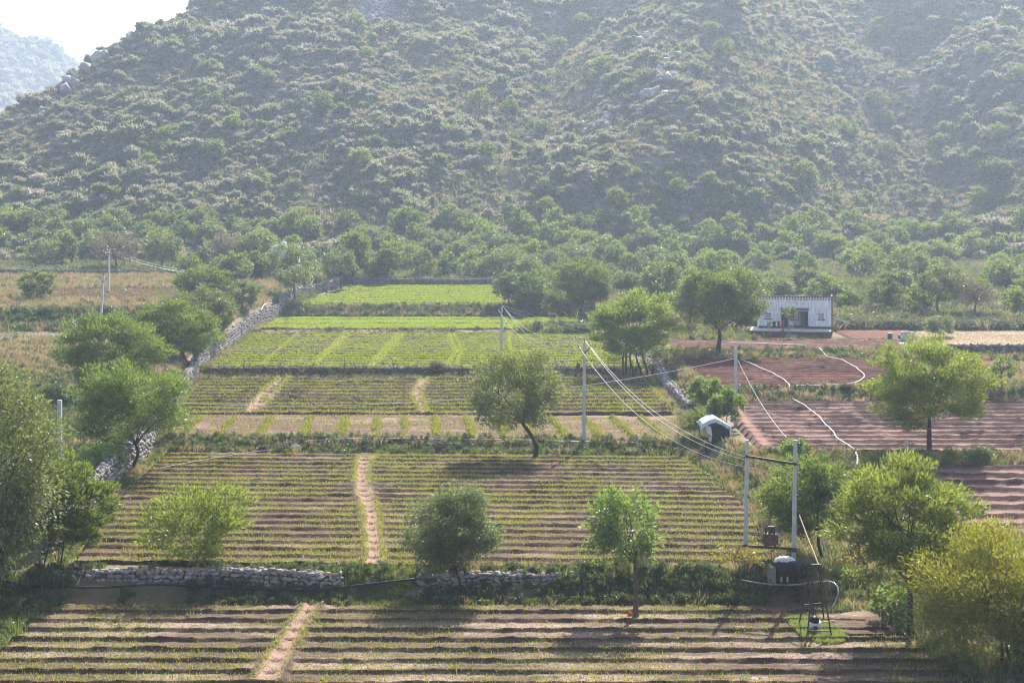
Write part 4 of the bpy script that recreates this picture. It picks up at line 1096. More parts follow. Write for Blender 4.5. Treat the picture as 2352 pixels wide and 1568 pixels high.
M['stone_dark_mass'] = m_stone_mass('stone_dark_mass', ((.15,.13,.12), (.25,.23,.22), (.19,.14,.10)))
def gy(x, y, dz=0): return (x, y, float(G(x, y)) + dz)
stone_wall('low dry stone wall on the left between the front field and the second field, ending at the path gap',
           [(onY(120, 76.3), 76.3, .62), (onY(500, 76.0), 76.0, .55), (onY(680, 75.8), 75.8, .30), (onY(780, 75.7), 75.7, .05)], .62, 1.28, .5, .27, seed=1, cap=300)
stone_wall('low dry stone wall right of the path gap, partly hidden by weeds and the bushy tree',
           [(onY(962, 75.7), 75.7, .12), (onY(1120, 75.9), 75.9, .45), (onY(1420, 76.2), 76.2, .62)], 1.15, .55, .5, .27, seed=2, cap=220)
stone_wall('long dry stone wall climbing along the left side of the fields', [(float(xl_of(y)) + .55, y, float(G(xl_of(y) + 1.4, y)) - .1) for y in (80, 90, 100, 113, 117, 130, 150, 160, 164, 180, 206, 210, 231, 236, 243)], 2.0, 2.5, .8, .42, 'stone_grey', seed=3, cap=300, sides=(-1,), rough=.2, sink=1.0)
stone_wall('curved dry stone wall between the fields and the red fields on the right', [gy(float(xr_of(y)) - .35, y, -.15) for y in (131, 140, 150, 163.5)], 1.35, 1.2, .8, .34, seed=4, cap=280, sides=(1,), sink=1.0)
stone_wall('long dark stone wall closing the farthest green field in front of the tree belt', [gy(x, 267.4 - .03*x, .05) for x in (-31, -24, -16, -8, -1)], 1.25, 1.25, .7, .42, 'stone_dark', seed=5, cap=170)
stone_wall('short stone wall beside the pale pipe at the left edge of the farthest field', [gy(-37.0, 246), gy(-35.4, 254), gy(-32.5, 265)], 1.3, 1.9, .7, .42, seed=6, cap=120)
stone_wall('dark stone wall across the dry scrubland in front of the left trees', [gy(x, 268 + .01*x) for x in (-104, -90, -76, -62, -48, -41)], 1.2, .9, .8, .45, 'stone_dark', seed=7, cap=200)
stone_wall('low stone edging on the bank below the bright green field of fine rows', [gy(x, 162.3) for x in (-34.5, -20, -5, 12)], .38, .3, .5, .28, 'stone_dark', seed=8, cap=260, rough=1.2)
stone_wall('dark tumbled stone wall behind the tan stubble field on the right', [gy(x, 191.5) for x in (45, 56, 68, 80)], .9, 1.1, 1.2, .55, 'stone_dark', seed=9, cap=160)
stone_wall('low rough stone wall below the tan stubble field at the right edge', [gy(x, 162.2) for x in (50, 60, 72)], .9, .9, .8, .42, 'stone_dark', seed=10, cap=120)
stone_wall('patch of tumbled stones on the bank behind the second field', [gy(onY(985, 115.2), 115.2, -.45), gy(onY(1055, 115.2), 115.2, -.45)], .8, .8, .5, .3, 'stone_dark', seed=11, cap=60)

# rocks on the hill
def outcrop(label, spots, size, seed, name='rock_outcrop'):
    r_ = np.random.default_rng(seed)
    c0 = at(*spots[0]); root = thing(name, label, 'rocks', tuple(c0))
    for (u, v) in spots:
        for _ in range(3):
            p = at(u + r_.normal(0, 7), v + r_.normal(0, 5)); s = size*r_.uniform(.6, 1.5)
            o = bpy.data.objects.new('rock', STONE_ME['rock'][r_.integers(8)]); COL.objects.link(o); o.parent = root
            o.location = tuple(p - c0 + np.array([0, 0, .25*s])); o.scale = (s*1.4, s, s*1.1); o.rotation_euler = tuple(r_.normal(0, .4, 3) + np.array([0, 0, r_.uniform(0, 6)]))
outcrop('big pale rock outcrop high on the crest of the spur', [(1525, 160), (1540, 150), (1552, 165), (1545, 180), (1515, 175), (1530, 185)], 2.6, 1)
outcrop('pale rocky ledge on the spur just below the big outcrop', [(1482, 228), (1500, 222), (1520, 226), (1535, 232)], 2.0, 2)
outcrop('scattered pale boulders running down the spur', [(1415, 262), (1400, 278), (1380, 285), (1360, 298), (1395, 300), (1345, 310)], 1.8, 3)
outcrop('lowest group of pale rocks on the spur', [(1318, 352), (1335, 360), (1345, 372)], 1.6, 4)
outcrop('broken brown cliff rocks along the left shoulder of the hill', [(92, 258), (118, 238), (150, 212), (172, 190), (205, 165), (232, 142), (268, 118), (300, 95), (335, 70)], 2.4, 6)
outcrop('pale rocks near the very top of the spur', [(1490, 88), (1515, 82), (1478, 98)], 1.6, 5)
r_ = np.random.default_rng(77); V = []; Fc = []
for i in range(420):
    p = at(r_.uniform(820, 905), r_.uniform(-30, 48)); s = r_.uniform(.5, 1.3)
    v_, f_ = SHAPES[i % 8]; V.append(v_*s*np.array([1.3, 1, .8]) + p + np.array([0, 0, .1])); Fc.append(f_ + 12*i)
tag(link('scree', mesh_np('scree', np.concatenate(V), np.concatenate(Fc)), M['scree']), 'bare grey scree slide near the top of the hillside', 'scree', None, 'stuff')

# ------------------------------------------------------------------ farmhouse
def HX(zx, Y=184.): return (1538.9 + zx/5.534 - UH)/F*Y
def HZ(zy, Y=184.): return HC - (643.1 + zy/5.534 - VH)/F*Y
Yw = 184.0; XA, XB = HX(1128), HX(2028); XR = HX(2045)
zf = HZ(580); zr = HZ(200); zw = HZ(262)
house = thing('farmhouse', 'flat roofed whitewashed farmhouse with balustraded parapet and recessed porch', 'house', (XA, Yw, zf))
xp0, xp1, zp = HX(1395), HX(1755), HZ(347)
wl = MB()
def wall_win(x0, x1, wx0, wx1, wz0, wz1):
    wl.box(x0, wx0, Yw, Yw+.3, zf, zw); wl.box(wx1, x1, Yw, Yw+.3, zf, zw); wl.box(wx0, wx1, Yw, Yw+.3, zf, wz0); wl.box(wx0, wx1, Yw, Yw+.3, wz1, zw)
W1 = (HX(1212), HX(1284), HZ(486), HZ(424)); W2 = (HX(1868), HX(1940), HZ(486), HZ(424))
wall_win(XA, xp0, *W1); wall_win(xp1, XB, *W2)
wl.box(xp0, xp1, Yw, Yw+.3, zp, zw)
wl.box(xp0-.02, xp0+.14, Yw+.302, Yw+2.2, zf, zp+.1); wl.box(xp1-.14, xp1+.02, Yw+.302, Yw+2.2, zf, zp+.1)
wl.build('front_wall', M['limewash'], house)
MB().box(XB+.002, XR, Yw+.03, Yw+5.5, zf-.9, zr+.02).build('side_wall', M['brick_side'], house)
MB().box(XA, XB, Yw+5.2, Yw+5.5, zf-.9, zw).box(XA-.2, XA-.003, Yw, Yw+5.5, zf-.9, zw).build('back_wall', M['limewash'], house)
MB().box(xp0+.145, xp1-.145, Yw+2.05, Yw+2.2, zf, zp+.1).build('porch_wall', M['pink_wall'], house)
MB().box(XA+.01, XB-.01, Yw+.31, Yw+5.19, zw-.32, zw-.12).build('roof', M['concrete'], house)
MB().box(xp0-.06, xp1+.06, Yw-.28, Yw-.004, zp-.02, zp+.07).build('porch_canopy', M['concrete'], house)
MB().box(XA, XB, Yw-.06, Yw+.22, HZ(212), zr).build('parapet_cap', M['plinth'], house)
MB().box(XA, XB, Yw-.03, Yw+.2, zw+.002, HZ(252)).build('parapet_base', M['limewash'], house)
bl = MB(); nb = 47
for i in range(nb):
    x = XA + (XB-XA)*(i+.5)/nb; bl.box(x-.05, x+.05, Yw+.0, Yw+.14, HZ(252)+.002, HZ(212)-.002)
o = bl.build('balusters', M['limewash'], house); o['kind'] = 'stuff'
MB().box(XA+.02, XB-.02, Yw+.45, Yw+.55, zw-.1, HZ(215)).build('parapet_back', M['plinth'], house)
for wx0, wx1, wz0, wz1 in (W1, W2):
    w = MB().box(wx0+.01, wx1-.01, Yw+.10, Yw+.14, wz0+.01, wz1-.01).build('window', M['plank'], house)
    o = MB().box(wx0-.16, wx1+.16, Yw-.16, Yw-.003, wz0-.09, wz0-.01).build('sill', M['plinth'], w)
    o = MB().box(wx0-.04, wx1+.04, Yw-.10, Yw-.003, wz1, wz1+.06).build('lintel', M['brick_side'], w)
Yp = Yw + 2.04
def bx(mb, a, b, c, d, y0, y1):  # porch items in house picture coordinates, on the porch back wall
    mb.box(HX(a), HX(b), y0, y1, HZ(d), HZ(c)); return mb
dl = bx(MB(), 1405, 1488, 398, 579, Yp-.05, Yp-.004).build('doorway', M['room_shade_panel'], house, label='dark panel painting the unlit open doorway on the left of the porch')  # flat dark panel, painted shade of the room behind the opening
wf = bx(MB(), 1522, 1528, 384, 520, Yp-.09, Yp-.004); bx(wf, 1620, 1627, 384, 520, Yp-.09, Yp-.004); bx(wf, 1529, 1619, 384, 391, Yp-.09, Yp-.004); bx(wf, 1529, 1619, 512, 520, Yp-.09, Yp-.004)
w = bx(MB(), 1529, 1619, 391.5, 511.5, Yp-.03, Yp-.005).build('window', M['glass'], house, label='large porch window with blue frame')
wf.build('frame', M['blue'], w)
bars = bx(MB(), 1572, 1575, 391, 512, Yp-.06, Yp-.031)
for zz in (421, 451, 481): bx(bars, 1529, 1571, zz, zz+2.5, Yp-.06, Yp-.031); bx(bars, 1576, 1619, zz, zz+2.5, Yp-.06, Yp-.031)
bars.build('window_bars', M['white_plastic'], w)
d2 = bx(MB(), 1695, 1752, 392, 579, Yp-.05, Yp-.004).build('doorway', M['room_shade_panel'], house, label='dark panel painting the unlit doorway on the right of the porch')
d3 = bx(MB(), 1648, 1694, 392, 579, Yp-.12, Yp-.06).build('door', M['door_brown'], house, label='brown door leaf standing open')
ins = MB()
for zz in (408, 440, 470, 500, 530, 560): bx(ins, 1664, 1684, zz, zz+8, Yp-.145, Yp-.122)
ins.build('door_panels', M['plank'], d3)
MB().box(xp0+.15, xp1-.15, Yw+.1, Yw+.16, HZ(388), HZ(380)).build('porch_rail', M['white_plastic'], house)
bx(MB(), 1631, 1641, 390, 418, Yp-.05, Yp-.005).build('red_plate', M['red'], house)
Yv = 180.2; kx = Yv/F
def VX(zx): return (1538.9 + zx/5.534 - UH)/F*Yv
zv = HZ(636, Yv)
MB().box(VX(1098), VX(2108), Yv-.12, Yw+2.2, zv-.14, zv).box(XA-.2, XR, Yw-.001, Yw+5.4, zv-.2, zv-.141).build('verandah_floor', M['floor'], house)
MB().box(VX(1102), VX(1531), Yv, Yw+.2, zv-1.1, zv-.141).box(VX(1689), VX(2104), Yv, Yw+.2, zv-1.1, zv-.141).box(VX(1531)+.003, VX(1689)-.003, Yv+.9, Yw+.2, zv-1.1, zv-.141).build('plinth', M['plinth'], house)
for i in range(5):
    MB().box(VX(1534), VX(1686), Yv-.55+.29*i, Yv-.55+.29*i+.285 if i < 4 else Yv+.89, zv-1.15, zv-.98+.165*i).build('step', M['floor'], house)
house.rotation_euler = (0, 0, RAD(-12.0))
# clothes on the line in front of the verandah, each pegged to a rope
Yl = 178.8
def LX(zx): return (1538.9 + zx/5.534 - UH)/F*Yl
def LZ(zy): return HC - (643.1 + zy/5.534 - VH)/F*Yl
def cloth(name, label, cat, mat, x0, x1, z0, z1, taper=0.0, seed=0, legs=False):
    n, m = 9, 9; vs = []
    for j in range(m):
        for i in range(n):
            a = i/(n-1); b = j/(m-1); w = (x1-x0)*(1-taper*b)
            x = (x0+x1)/2 + (a-.5)*w + .01*math.sin(7*b+seed); z = z1 + (z0-z1)*b - .03*math.sin(math.pi*a)*(1-b)
            vs.append((LX(x) if False else x, Yl + .05*math.sin(9*a + 3*b + seed)*(.3+b), z))
    fs = [(j*n+i, j*n+i+1, (j+1)*n+i+1, (j+1)*n+i) for j in range(m-1) for i in range(n-1) if not (legs and j > 3 and i in (3, 4))]
    me = bpy.data.meshes.new(name); c = ((x0+x1)/2, Yl, z1)
    me.from_pydata([tuple(np.array(p)-np.array(c)) for p in vs], [], fs); me.polygons.foreach_set('use_smooth', np.ones(len(fs), bool)); me.update()
    o = tag(link(name, me, mat, None, c), label, cat, 'washing on the line')
    md = o.modifiers.new('thickness', 'SOLIDIFY'); md.thickness = .015
cloth('trousers', 'tan trousers hanging on the washing line', 'trousers', M['tan_cloth'], LX(1234), LX(1284), LZ(618), LZ(528), .35, 1, True)
cloth('dark_cloth', 'dark square cloth hanging next to the tan trousers', 'cloth', M['dark_cloth'], LX(1300), LX(1346), LZ(600), LZ(525), .25, 2)
cloth('dark_cloth', 'dark garment hanging next to the long red cloth', 'cloth', M['dark_cloth'], LX(1364), LX(1398), LZ(590), LZ(522), .3, 3)
cloth('red_cloth', 'long bright red cloth hanging over the verandah edge', 'cloth', M['red'], LX(1418), LX(1450), LZ(655), LZ(514), .25, 4)
cloth('white_sheet', 'white sheet hung beside the left porch doorway', 'sheet', M['white_cloth'], LX(1312), LX(1392), LZ(521), LZ(420), 0, 5)
MB().tube([(LX(1195), Yl, LZ(528)), (LX(1330), Yl, LZ(520)), (LX(1510), Yl, LZ(508))], .012, 5).tube([(LX(1195), Yl, LZ(735)), (LX(1195), Yl, LZ(525))], .03, 6).tube([(LX(1508), Yl, LZ(735)), (LX(1508), Yl, LZ(330))], .03, 6).top('washing_line', M['white_wire'], (LX(1195), Yl, LZ(735)), 'washing line on two thin posts in front of the verandah', 'washing line')
ch = thing('plastic_chair', 'grey plastic chair on the verandah under the blue window', 'chair', (HX(1545, 183), 183.0, zv))
cx_, cy_, cz_ = HX(1545, 183), 183.0, zv
MB().box(cx_-.24, cx_+.24, cy_-.24, cy_+.22, cz_+.40, cz_+.45).build('seat', M['concrete'], ch)
MB().box(cx_-.24, cx_+.24, cy_+.2, cy_+.25, cz_+.46, cz_+.9).build('backrest', M['concrete'], ch)
for i in (-1, 1):
    for j in (-1, 1): MB().beam((cx_+i*.2, cy_+j*.2, cz_), (cx_+i*.19, cy_+j*.18, cz_+.4), .05).build('leg', M['concrete'], ch)
# drums and tank by the red strip
def drum(label, u, vb, r, h, mat, name='drum', cat='drum'):
    p = at(u, vb); t = thing(name, label, cat, tuple(p))
    MB().lathe(p, [(r*.96, 0), (r, .03), (r, h*.32), (r*1.03, h*.34), (r, h*.36), (r, h*.64), (r*1.03, h*.66), (r, h*.68), (r, h-.03), (r*.96, h)], 18).build('body', mat, t, True)
    MB().lathe(p + np.array([0, 0, h+.002]), [(r*.9, 0), (r*.88, .02)], 18).build('lid', M['white_plastic'], t)
drum('tall blue plastic drum on the bank by the water tank', 2044, 781, .30, .86, M['blue'])
drum('short blue plastic drum next to the concrete water tank', 2066, 778, .17, .50, M['blue'])
p = at(2083, 781); t = thing('water_tank', 'round concrete water tank with pale rim by the tan field', 'tank', tuple(p))
MB().lathe(p, [(.78, -.1), (.78, .98), (.62, .98), (.62, .6)], 22).build('tank_wall', M['concrete'], t, False)
MB().lathe(p + np.array([0, 0, .985]), [(.83, 0), (.83, .07), (.6, .07), (.6, 0)], 22).build('rim', M['floor'], t)
p = at(2048, 797); MB().lathe(at(2062, 789) + np.array([0, 0, .02]), [(.75, 0), (.7, .05)], 12).top('concrete_slab', M['white_plastic'], tuple(at(2062, 789)), 'pale washing slab on the ground between the drums and tank', 'slab')
for i, (u, v, l) in enumerate(((1950, 796, .45), (1972, 792, .5), (1993, 789, .9), (2020, 784, 1.5), (2043, 781, 1.2))):
    a = at(u, v) + np.array([0, 0, .06]); b = a + np.array([l, l*.25, .02])
    MB().beam(a, b, .22, .06).top('pale_slab', M['white_plastic'], tuple(a), 'pale stone slab lying in a broken row on the red strip', 'slab', 'pale slabs in a row on the red strip')
# hidden building with a water tank on its roof, left tree belt
p = at(652, 640); yb = p[1] + 6; pk = yb/F; xb = (655-UH)*pk; zt = HC - (566-VH)*pk; gb = float(G(xb, yb))
hb_ = thing('hut', 'small pale flat roofed building hidden in the trees of the left belt', 'building', (xb, yb, gb))
MB().box(xb-2.6, xb+2.2, yb, yb+4, gb-.4, zt-.16).build('wall', M['limewash'], hb_)
MB().box(xb-2.8, xb+2.4, yb-.2, yb+4.2, zt-.158, zt).build('roof', M['concrete'], hb_)
MB().box(xb-.4, xb+.4, yb-.03, yb-.002, gb-.2, gb+1.8).build('door', M['door_brown'], hb_)
wt = thing('water_tank', 'small white water tank on the roof hidden among the left trees', 'tank', (xb-.4, yb+1.0, zt))
MB().lathe((xb-.4, yb+1, zt), [(.46, .0), (.5, .05), (.5, .72), (.36, .88)], 16).build('body', M['white_plastic'], wt, True)
MB().lathe((xb-.4, yb+1, zt+.882), [(.22, 0), (.2, .12)], 12).build('lid', M['white_plastic'], wt)

# ------------------------------------------------------------------ poles, transformer and wires
def pole(label, u, vb, vt, top=.16, bot=.24, base=None, arms=(), name='power_pole', bracket=True, mat='concrete', lean=0.):
    b = at(u, vb) if base is None else np.array(base, float); k = b[1]/F
    h = (HC - (vt-VH)*k) - b[2]
    r = thing(name, label, 'pole', tuple(b))
    m = MB(); tp = b + np.array([lean, 0, h])
    vs = [b + np.array([i*bot/2, j*bot*.4, -.4]) for i, j in ((-1,-1),(1,-1),(1,1),(-1,1))] + [tp + np.array([i*top/2, j*top*.4, 0]) for i, j in ((-1,-1),(1,-1),(1,1),(-1,1))]
    m.add(vs, [(3,2,1,0),(4,5,6,7),(0,1,5,4),(1,2,6,5),(2,3,7,6),(3,0,4,7)]); m.build('shaft', M[mat], r)
    pts = []
    for dx, dz in arms:
        e = tp + np.array([dx, -.05, dz])
        if abs(dx) > .05: MB().beam(tp + np.array([0, -.14, dz-.45]), e, .07).build('arm', M['iron'], r)
        else: MB().beam(tp + np.array([0, 0, -.2]), e, .05).build('pin', M['iron'], r)
        MB().lathe(e + np.array([0, 0, -.02]), [(.03, 0), (.07, .03), (.045, .08), (.07, .12), (.04, .17)], 8).build('insulator', M['dark_cloth'], r)
        pts.append(e + np.array([0, 0, .1]))
    return r, b, tp, pts
ARM3 = ((-.46, -.42), (.02, .12), (.46, -.42))
_, b1, t1, a1 = pole('concrete power pole with V bracket right of the round tree in the fields', 1341, 1022, 786, arms=ARM3, lean=.05, top=.2, bot=.3)
_, b2, t2, a2 = pole('concrete power pole whose foot is hidden behind the round tree', 1150, 838, 705, base=(onY(1150, 172), 172, 3.25), arms=ARM3, lean=.15, top=.24, bot=.30)
_, b3, t3, a3 = pole('plain concrete pole with slack cables at the left corner of the red fields', 1690, 985, 798, base=(onY(1690, 117.5), 117.5, 3.25), top=.22, bot=.30)
_, b4, t4, a4 = pole('concrete power pole leaning beside the dry scrub, with open V bracket', 230, 760, 633, base=(onY(230, 191), 191, 5.75), arms=ARM3, lean=.45, top=.22, bot=.34)
_, b5, t5, a5 = pole('tall power pole standing on the tilled brown plot on the left', 249, 672, 572, arms=ARM3, lean=.15, top=.22, bot=.30)
_, b6, t6, a6 = pole('concrete pole half hidden by the leafy tree at the left edge', 137, 1040, 918, base=(onY(137, 106), 106, 2.2), top=.28, bot=.36)
_, b7, t7, a7 = pole('short concrete post at the front edge of the wet red field', 2082, 1046, 1012, top=.20, bot=.22, name='concrete_post')
# twin pole structure
Y1, Y2 = 77.0, 75.9
pl = np.array([onY(1712, Y1), Y1, float(G(onY(1712, Y1), Y1))]); pr = np.array([onY(1822, Y2), Y2, float(G(onY(1822, Y2), Y2))])
zt1 = HC - (1010-VH)/F*Y1; zt2 = HC - (1010-VH)/F*Y2
dp = thing('transformer_structure', 'pair of tall pale concrete poles joined by two dark crossbeams', 'pole structure', tuple(pl))
for p_, zt_, u_ in ((pl, zt1, 1716), (pr, zt2, 1827)):
    m = MB(); tp = np.array([onY(u_, p_[1]), p_[1], zt_])
    vs = [p_ + np.array([i*.12, j*.09, -.5]) for i, j in ((-1,-1),(1,-1),(1,1),(-1,1))] + [tp + np.array([i*.085, j*.065, 0]) for i, j in ((-1,-1),(1,-1),(1,1),(-1,1))]
    m.add(vs, [(3,2,1,0),(4,5,6,7),(0,1,5,4),(1,2,6,5),(2,3,7,6),(3,0,4,7)]); m.build('pole', M['concrete'], dp)
ca, cb_ = P(1711, 1047, Y1-.18), P(1832, 1066, Y2-.18)
MB().beam(ca, cb_, .07, .13).build('crossarm', M['iron'], dp)
for j in (-.17, .17):
    MB().beam(P(1706, 1252, Y1+j), P(1829, 1261, Y2+j), .07, .12).build('platform_beam', M['iron'], dp)
MB().beam(P(1812, 1264, Y2-.3), P(1830, 1265, Y2-.3), .12, .1).build('switch_box', M['iron'], dp)
for u_ in (1719, 1832): MB().lathe(P(u_, 1142, Y1-.15), [(.02, 0), (.05, .03), (.03, .1), (.05, .13)], 8).build('insulator', M['black_plastic'], dp)
tc = P(1769, 1254, 76.35); 
tf = thing('transformer', 'rust brown oil transformer sitting on the beams between the twin poles', 'transformer', tuple(tc))
def T(x0, x1, y0, y1, z0, z1, mb=None): return (mb or MB()).box(tc[0]+x0, tc[0]+x1, tc[1]+y0, tc[1]+y1, tc[2]+z0, tc[2]+z1)
T(-.30, .30, -.19, .22, .07, .66).build('tank', M['rust'], tf)
T(-.34, .34, -.22, .25, .661, .70).build('lid', M['iron'], tf)
for i in range(5): T(.302, .40, -.16+.08*i, -.13+.08*i, .14, .6).build('cooling_fin', M['rust'], tf)
for i in range(5): T(-.40, -.302, -.16+.08*i, -.13+.08*i, .14, .6).build('cooling_fin', M['rust'], tf)
T(.06, .20, -.205, -.193, .38, .47).build('nameplate', M['black_plastic'], tf)
T(-.24, -.18, -.205, -.193, .22, .3).build('valve', M['iron'], tf)
for x, y, h in ((-.24, -.05, .34), (-.02, .1, .30), (.22, -.02, .34), (.12, .16, .28)):
    c = tc + np.array([x, y, .702]); MB().lathe(c, [(.04, 0), (.07, .05), (.04, .08), (.065, .13), (.035, .17), (.055, .22), (.025, h)], 9).build('bushing', M['dark_cloth'], tf)
MB().lathe(tc + np.array([-.02, -.05, .702]), [(.05, 0), (.05, .22)], 8).build('conservator_pipe', M['iron'], tf)
MB().tube([tc + np.array([-.14, -.05, 1.0]), tc + np.array([.22, -.05, 1.0])], .10, 12).build('conservator', M['iron'], tf)
T(-.30, -.22, -.15, .18, 0, .069).build('skid', M['iron'], tf); T(.22, .30, -.15, .18, 0, .069).build('skid', M['iron'], tf)
MB().tube([tc + np.array([.05, 0, 0.0]), tc + np.array([.1, .1, -1.1]), tc + np.array([.1, .3, -1.6])], .014, 5).build('lead_cable', M['black_plastic'], tf)

def wire(name, label, a, b, sag, r=.016, mat='white_wire', group=None, n=26, cat='wire'):
    a = np.array(a, float); b = np.array(b, float); t = np.linspace(0, 1, n)[:, None]
    pts = a + (b-a)*t; pts[:, 2] -= sag*4*(t*(1-t))[:, 0]
    MB().tube(pts, r, 5, False).top(name, M[mat], tuple(a), label, cat, group, True)
GW = 'overhead wires'
for i, (p_, s_, lb) in enumerate(((P(1738, 1076, 76.6), 2.0, 'lowest'), (P(1730, 1060, 76.7), 1.75, 'middle'), (P(1746, 1057, 76.5), 1.5, 'topmost'))):
    wire('power_line', lb + ' of the three wires falling from the middle pole to the twin poles', a1[i], p_, s_, .016, group=GW)
for i, lb in enumerate(('left', 'top', 'right')):
    wire('power_line', lb + ' wire sagging between the far pole and the middle pole, as it leaves the bracket', a2[i], a1[i], (1.9, 1.5, 1.9)[i], .017, group=GW)
wire('cable', 'long white cable slung low across the fields from the left tree to the corner pole', P(140, 905, b6[1]-.2), P(1688, 823, 117.3), 2.1, .022, 'white_plastic', GW, 60, 'cable')
wire('cable', 'white cable running down from the corner pole towards the twin poles', P(1694, 826, 117.2), at(1806, 1014) + np.array([0, 0, .3]), .5, .03, 'white_plastic', GW, cat='cable')
for i in range(3):
    wire('power_line', ('lower', 'upper', 'nearer')[i] + ' thin wire from the tilled plot pole to the left tree belt', a5[i], P(640, 586 + 4*i, 262), 3.2, .008, group=GW)
wire('power_line', 'single thin wire leaving the tilled plot pole towards the left edge', a5[1], P(-60, 606, 235), 1.4, .008, group=GW)
for i in range(2):
    wire('power_line', ('upper', 'lower')[i] + ' faint wire from the far pole towards the house side', a2[i+1], P(1660, 783 + 12*i, 165), 1.2, .009, group=GW)
wire('cable', 'thin service cable sloping from the farmhouse corner over the red patch', (XR+.05, Yw+.2, zf+1.2), at(2000, 752) + np.array([0, 0, .1]), .3, .018, 'white_plastic', GW, cat='cable')
wire('rope', 'short pale guy rope beside the farmhouse corner', at(1958, 757) + np.array([0, 0, .05]), P(1920, 722, 183.5), .1, .02, 'white_plastic', cat='rope')

# ------------------------------------------------------------------ hoses and pipes lying on the ground
def hose(name, label, uv, r, mat, cat='hose', lift=.0, jit=.0, pts=None):
    p = np.array([at(u, v) for u, v in uv]) if pts is None else np.array(pts, float)
    s = np.concatenate([[0], np.cumsum(np.linalg.norm(np.diff(p, axis=0), axis=1))]); m = max(10, int(s[-1]/.5))
    t = np.linspace(0, s[-1], m); q = np.stack([np.interp(t, s, p[:, i]) for i in range(3)], 1)
    for _ in range(6): q[1:-1] = (q[:-2] + 2*q[1:-1] + q[2:])/4
    if jit: q[1:-1, :2] += (np.stack([vnoise(t*.7, 3), vnoise(t*.7, 9)], 1)[1:-1] - .5)*jit
    if pts is None: q[:, 2] = np.maximum(G(q[:, 0], q[:, 1]) + r + .1 + lift, q[:, 2]*0 - 99)
    MB().tube(q, r, 7).top(name, mat, tuple(q[0]), label, cat, None, True)
hose('black_pipe', 'long black irrigation pipe along the foot of the low stone wall', [(-40, 1358), (80, 1362), (150, 1372), (260, 1368), (360, 1362), (470, 1368), (560, 1376), (680, 1378), (780, 1376), (860, 1364), (952, 1349)], .06, M['black_plastic'], 'pipe', .28)
hose('pale_hose', 'pale flat hose slanting across the top left of the second field', [(366, 1082), (412, 1072), (440, 1068), (480, 1060), (525, 1052), (575, 1044), (636, 1038)], .022, M['hose_pale'], lift=.1)
hose('white_pipe', 'long white pipe lying along the edge of the narrow strip of plots', [(690, 1022), (760, 1017), (860, 1015), (960, 1017), (1080, 1015), (1200, 1018), (1320, 1021), (1450, 1022), (1560, 1034), (1620, 1045)], .05, M['white_plastic'], 'pipe', .06)
hose('white_hose', 'white hose looping in a big bend through the dry red field', [(1882, 806), (1892, 820), (1935, 833), (1968, 852), (1988, 870), (1975, 884), (1940, 892), (1880, 893), (1818, 895)], .047, M['white_plastic'], jit=.15, lift=.2)
hose('white_hose', 'white hose snaking from the corner pole down through the wet red field', [(1700, 832), (1730, 845), (1775, 865), (1802, 880), (1815, 895), (1812, 905), (1818, 922), (1850, 940), (1880, 965), (1905, 992), (1925, 1018), (1950, 1036), (1962, 1048)], .047, M['white_plastic'], jit=.15, lift=.22)
hose('white_hose', 'short piece of white hose hanging down the bank behind the leaning acacia', [(1966, 1052), (1970, 1066), (1969, 1080)], .07, M['white_plastic'], lift=.2)
hose('white_hose', 'white hose draped at the top of the left stone wall', [(592, 732), (600, 720), (607, 706), (625, 706)], .07, M['white_plastic'], lift=.35)
hose('pale_pipe', 'pale pipe along the left edge of the farthest green field', [(650, 703), (682, 699), (694, 692), (720, 684), (750, 676), (790, 664), (806, 657)], .10, M['white_plastic'], 'pipe', .05)
hose('grey_pipe', 'grey pipe running down the bank to the foot of the far pole', [(1068, 708), (1090, 716), (1110, 726), (1130, 731), (1152, 733)], .09, M['hose_pale'], 'pipe', .05)
hose('pale_pipe', 'straight pale pipe lying across the rough red strip before the farmhouse', [(1662, 792), (1720, 792), (1790, 795), (1850, 797)], .06, M['white_plastic'], 'pipe', .08)
hose('dark_pipe', 'dark pipe along the edge of the red strip below the farmhouse', [(1830, 807), (1880, 806), (1930, 802), (1970, 798)], .06, M['black_plastic'], 'pipe', .1)
hose('dark_pipe', 'dark hose along the front of the verandah', [(1715, 776), (1770, 777), (1815, 778)], .05, M['black_plastic'], 'pipe', .1)
hose('dark_pipe', 'dark water line along the foot of the bank behind the third field', [(620, 868), (760, 870), (900, 869), (1060, 871), (1200, 870), (1360, 872), (1450, 866), (1520, 856)], .04, M['black_plastic'], 'pipe', .05)
# the thick hose that loops behind the well frame
hp = [P(1700, 1331, 75.2), P(1730, 1338, 74.8), P(1780, 1345, 74.4), P(1830, 1346, 74.0), P(1870, 1338, 73.6), P(1905, 1328, 73.4), P(1928, 1323, 73.0), P(1937, 1331, 72.6), P(1936, 1355, 72.2), P(1928, 1380, 72.0), P(1914, 1402, 71.8), P(1902, 1408, 71.4)]
hose('looped_hose', 'thick pale hose looping over the bank behind the iron well frame', None, .038, m_plain('grey_hose', (.34,.33,.31), (.12,.12,.12), .4, 1.2, .5), pts=hp)
hose('white_hose', 'white pipe end leaning against the leaning acacia trunk', None, .045, M['white_plastic'], pts=[P(1884, 1218, 79), P(1890, 1240, 78.8), P(1896, 1262, 78.6), P(1899, 1278, 78.5)])

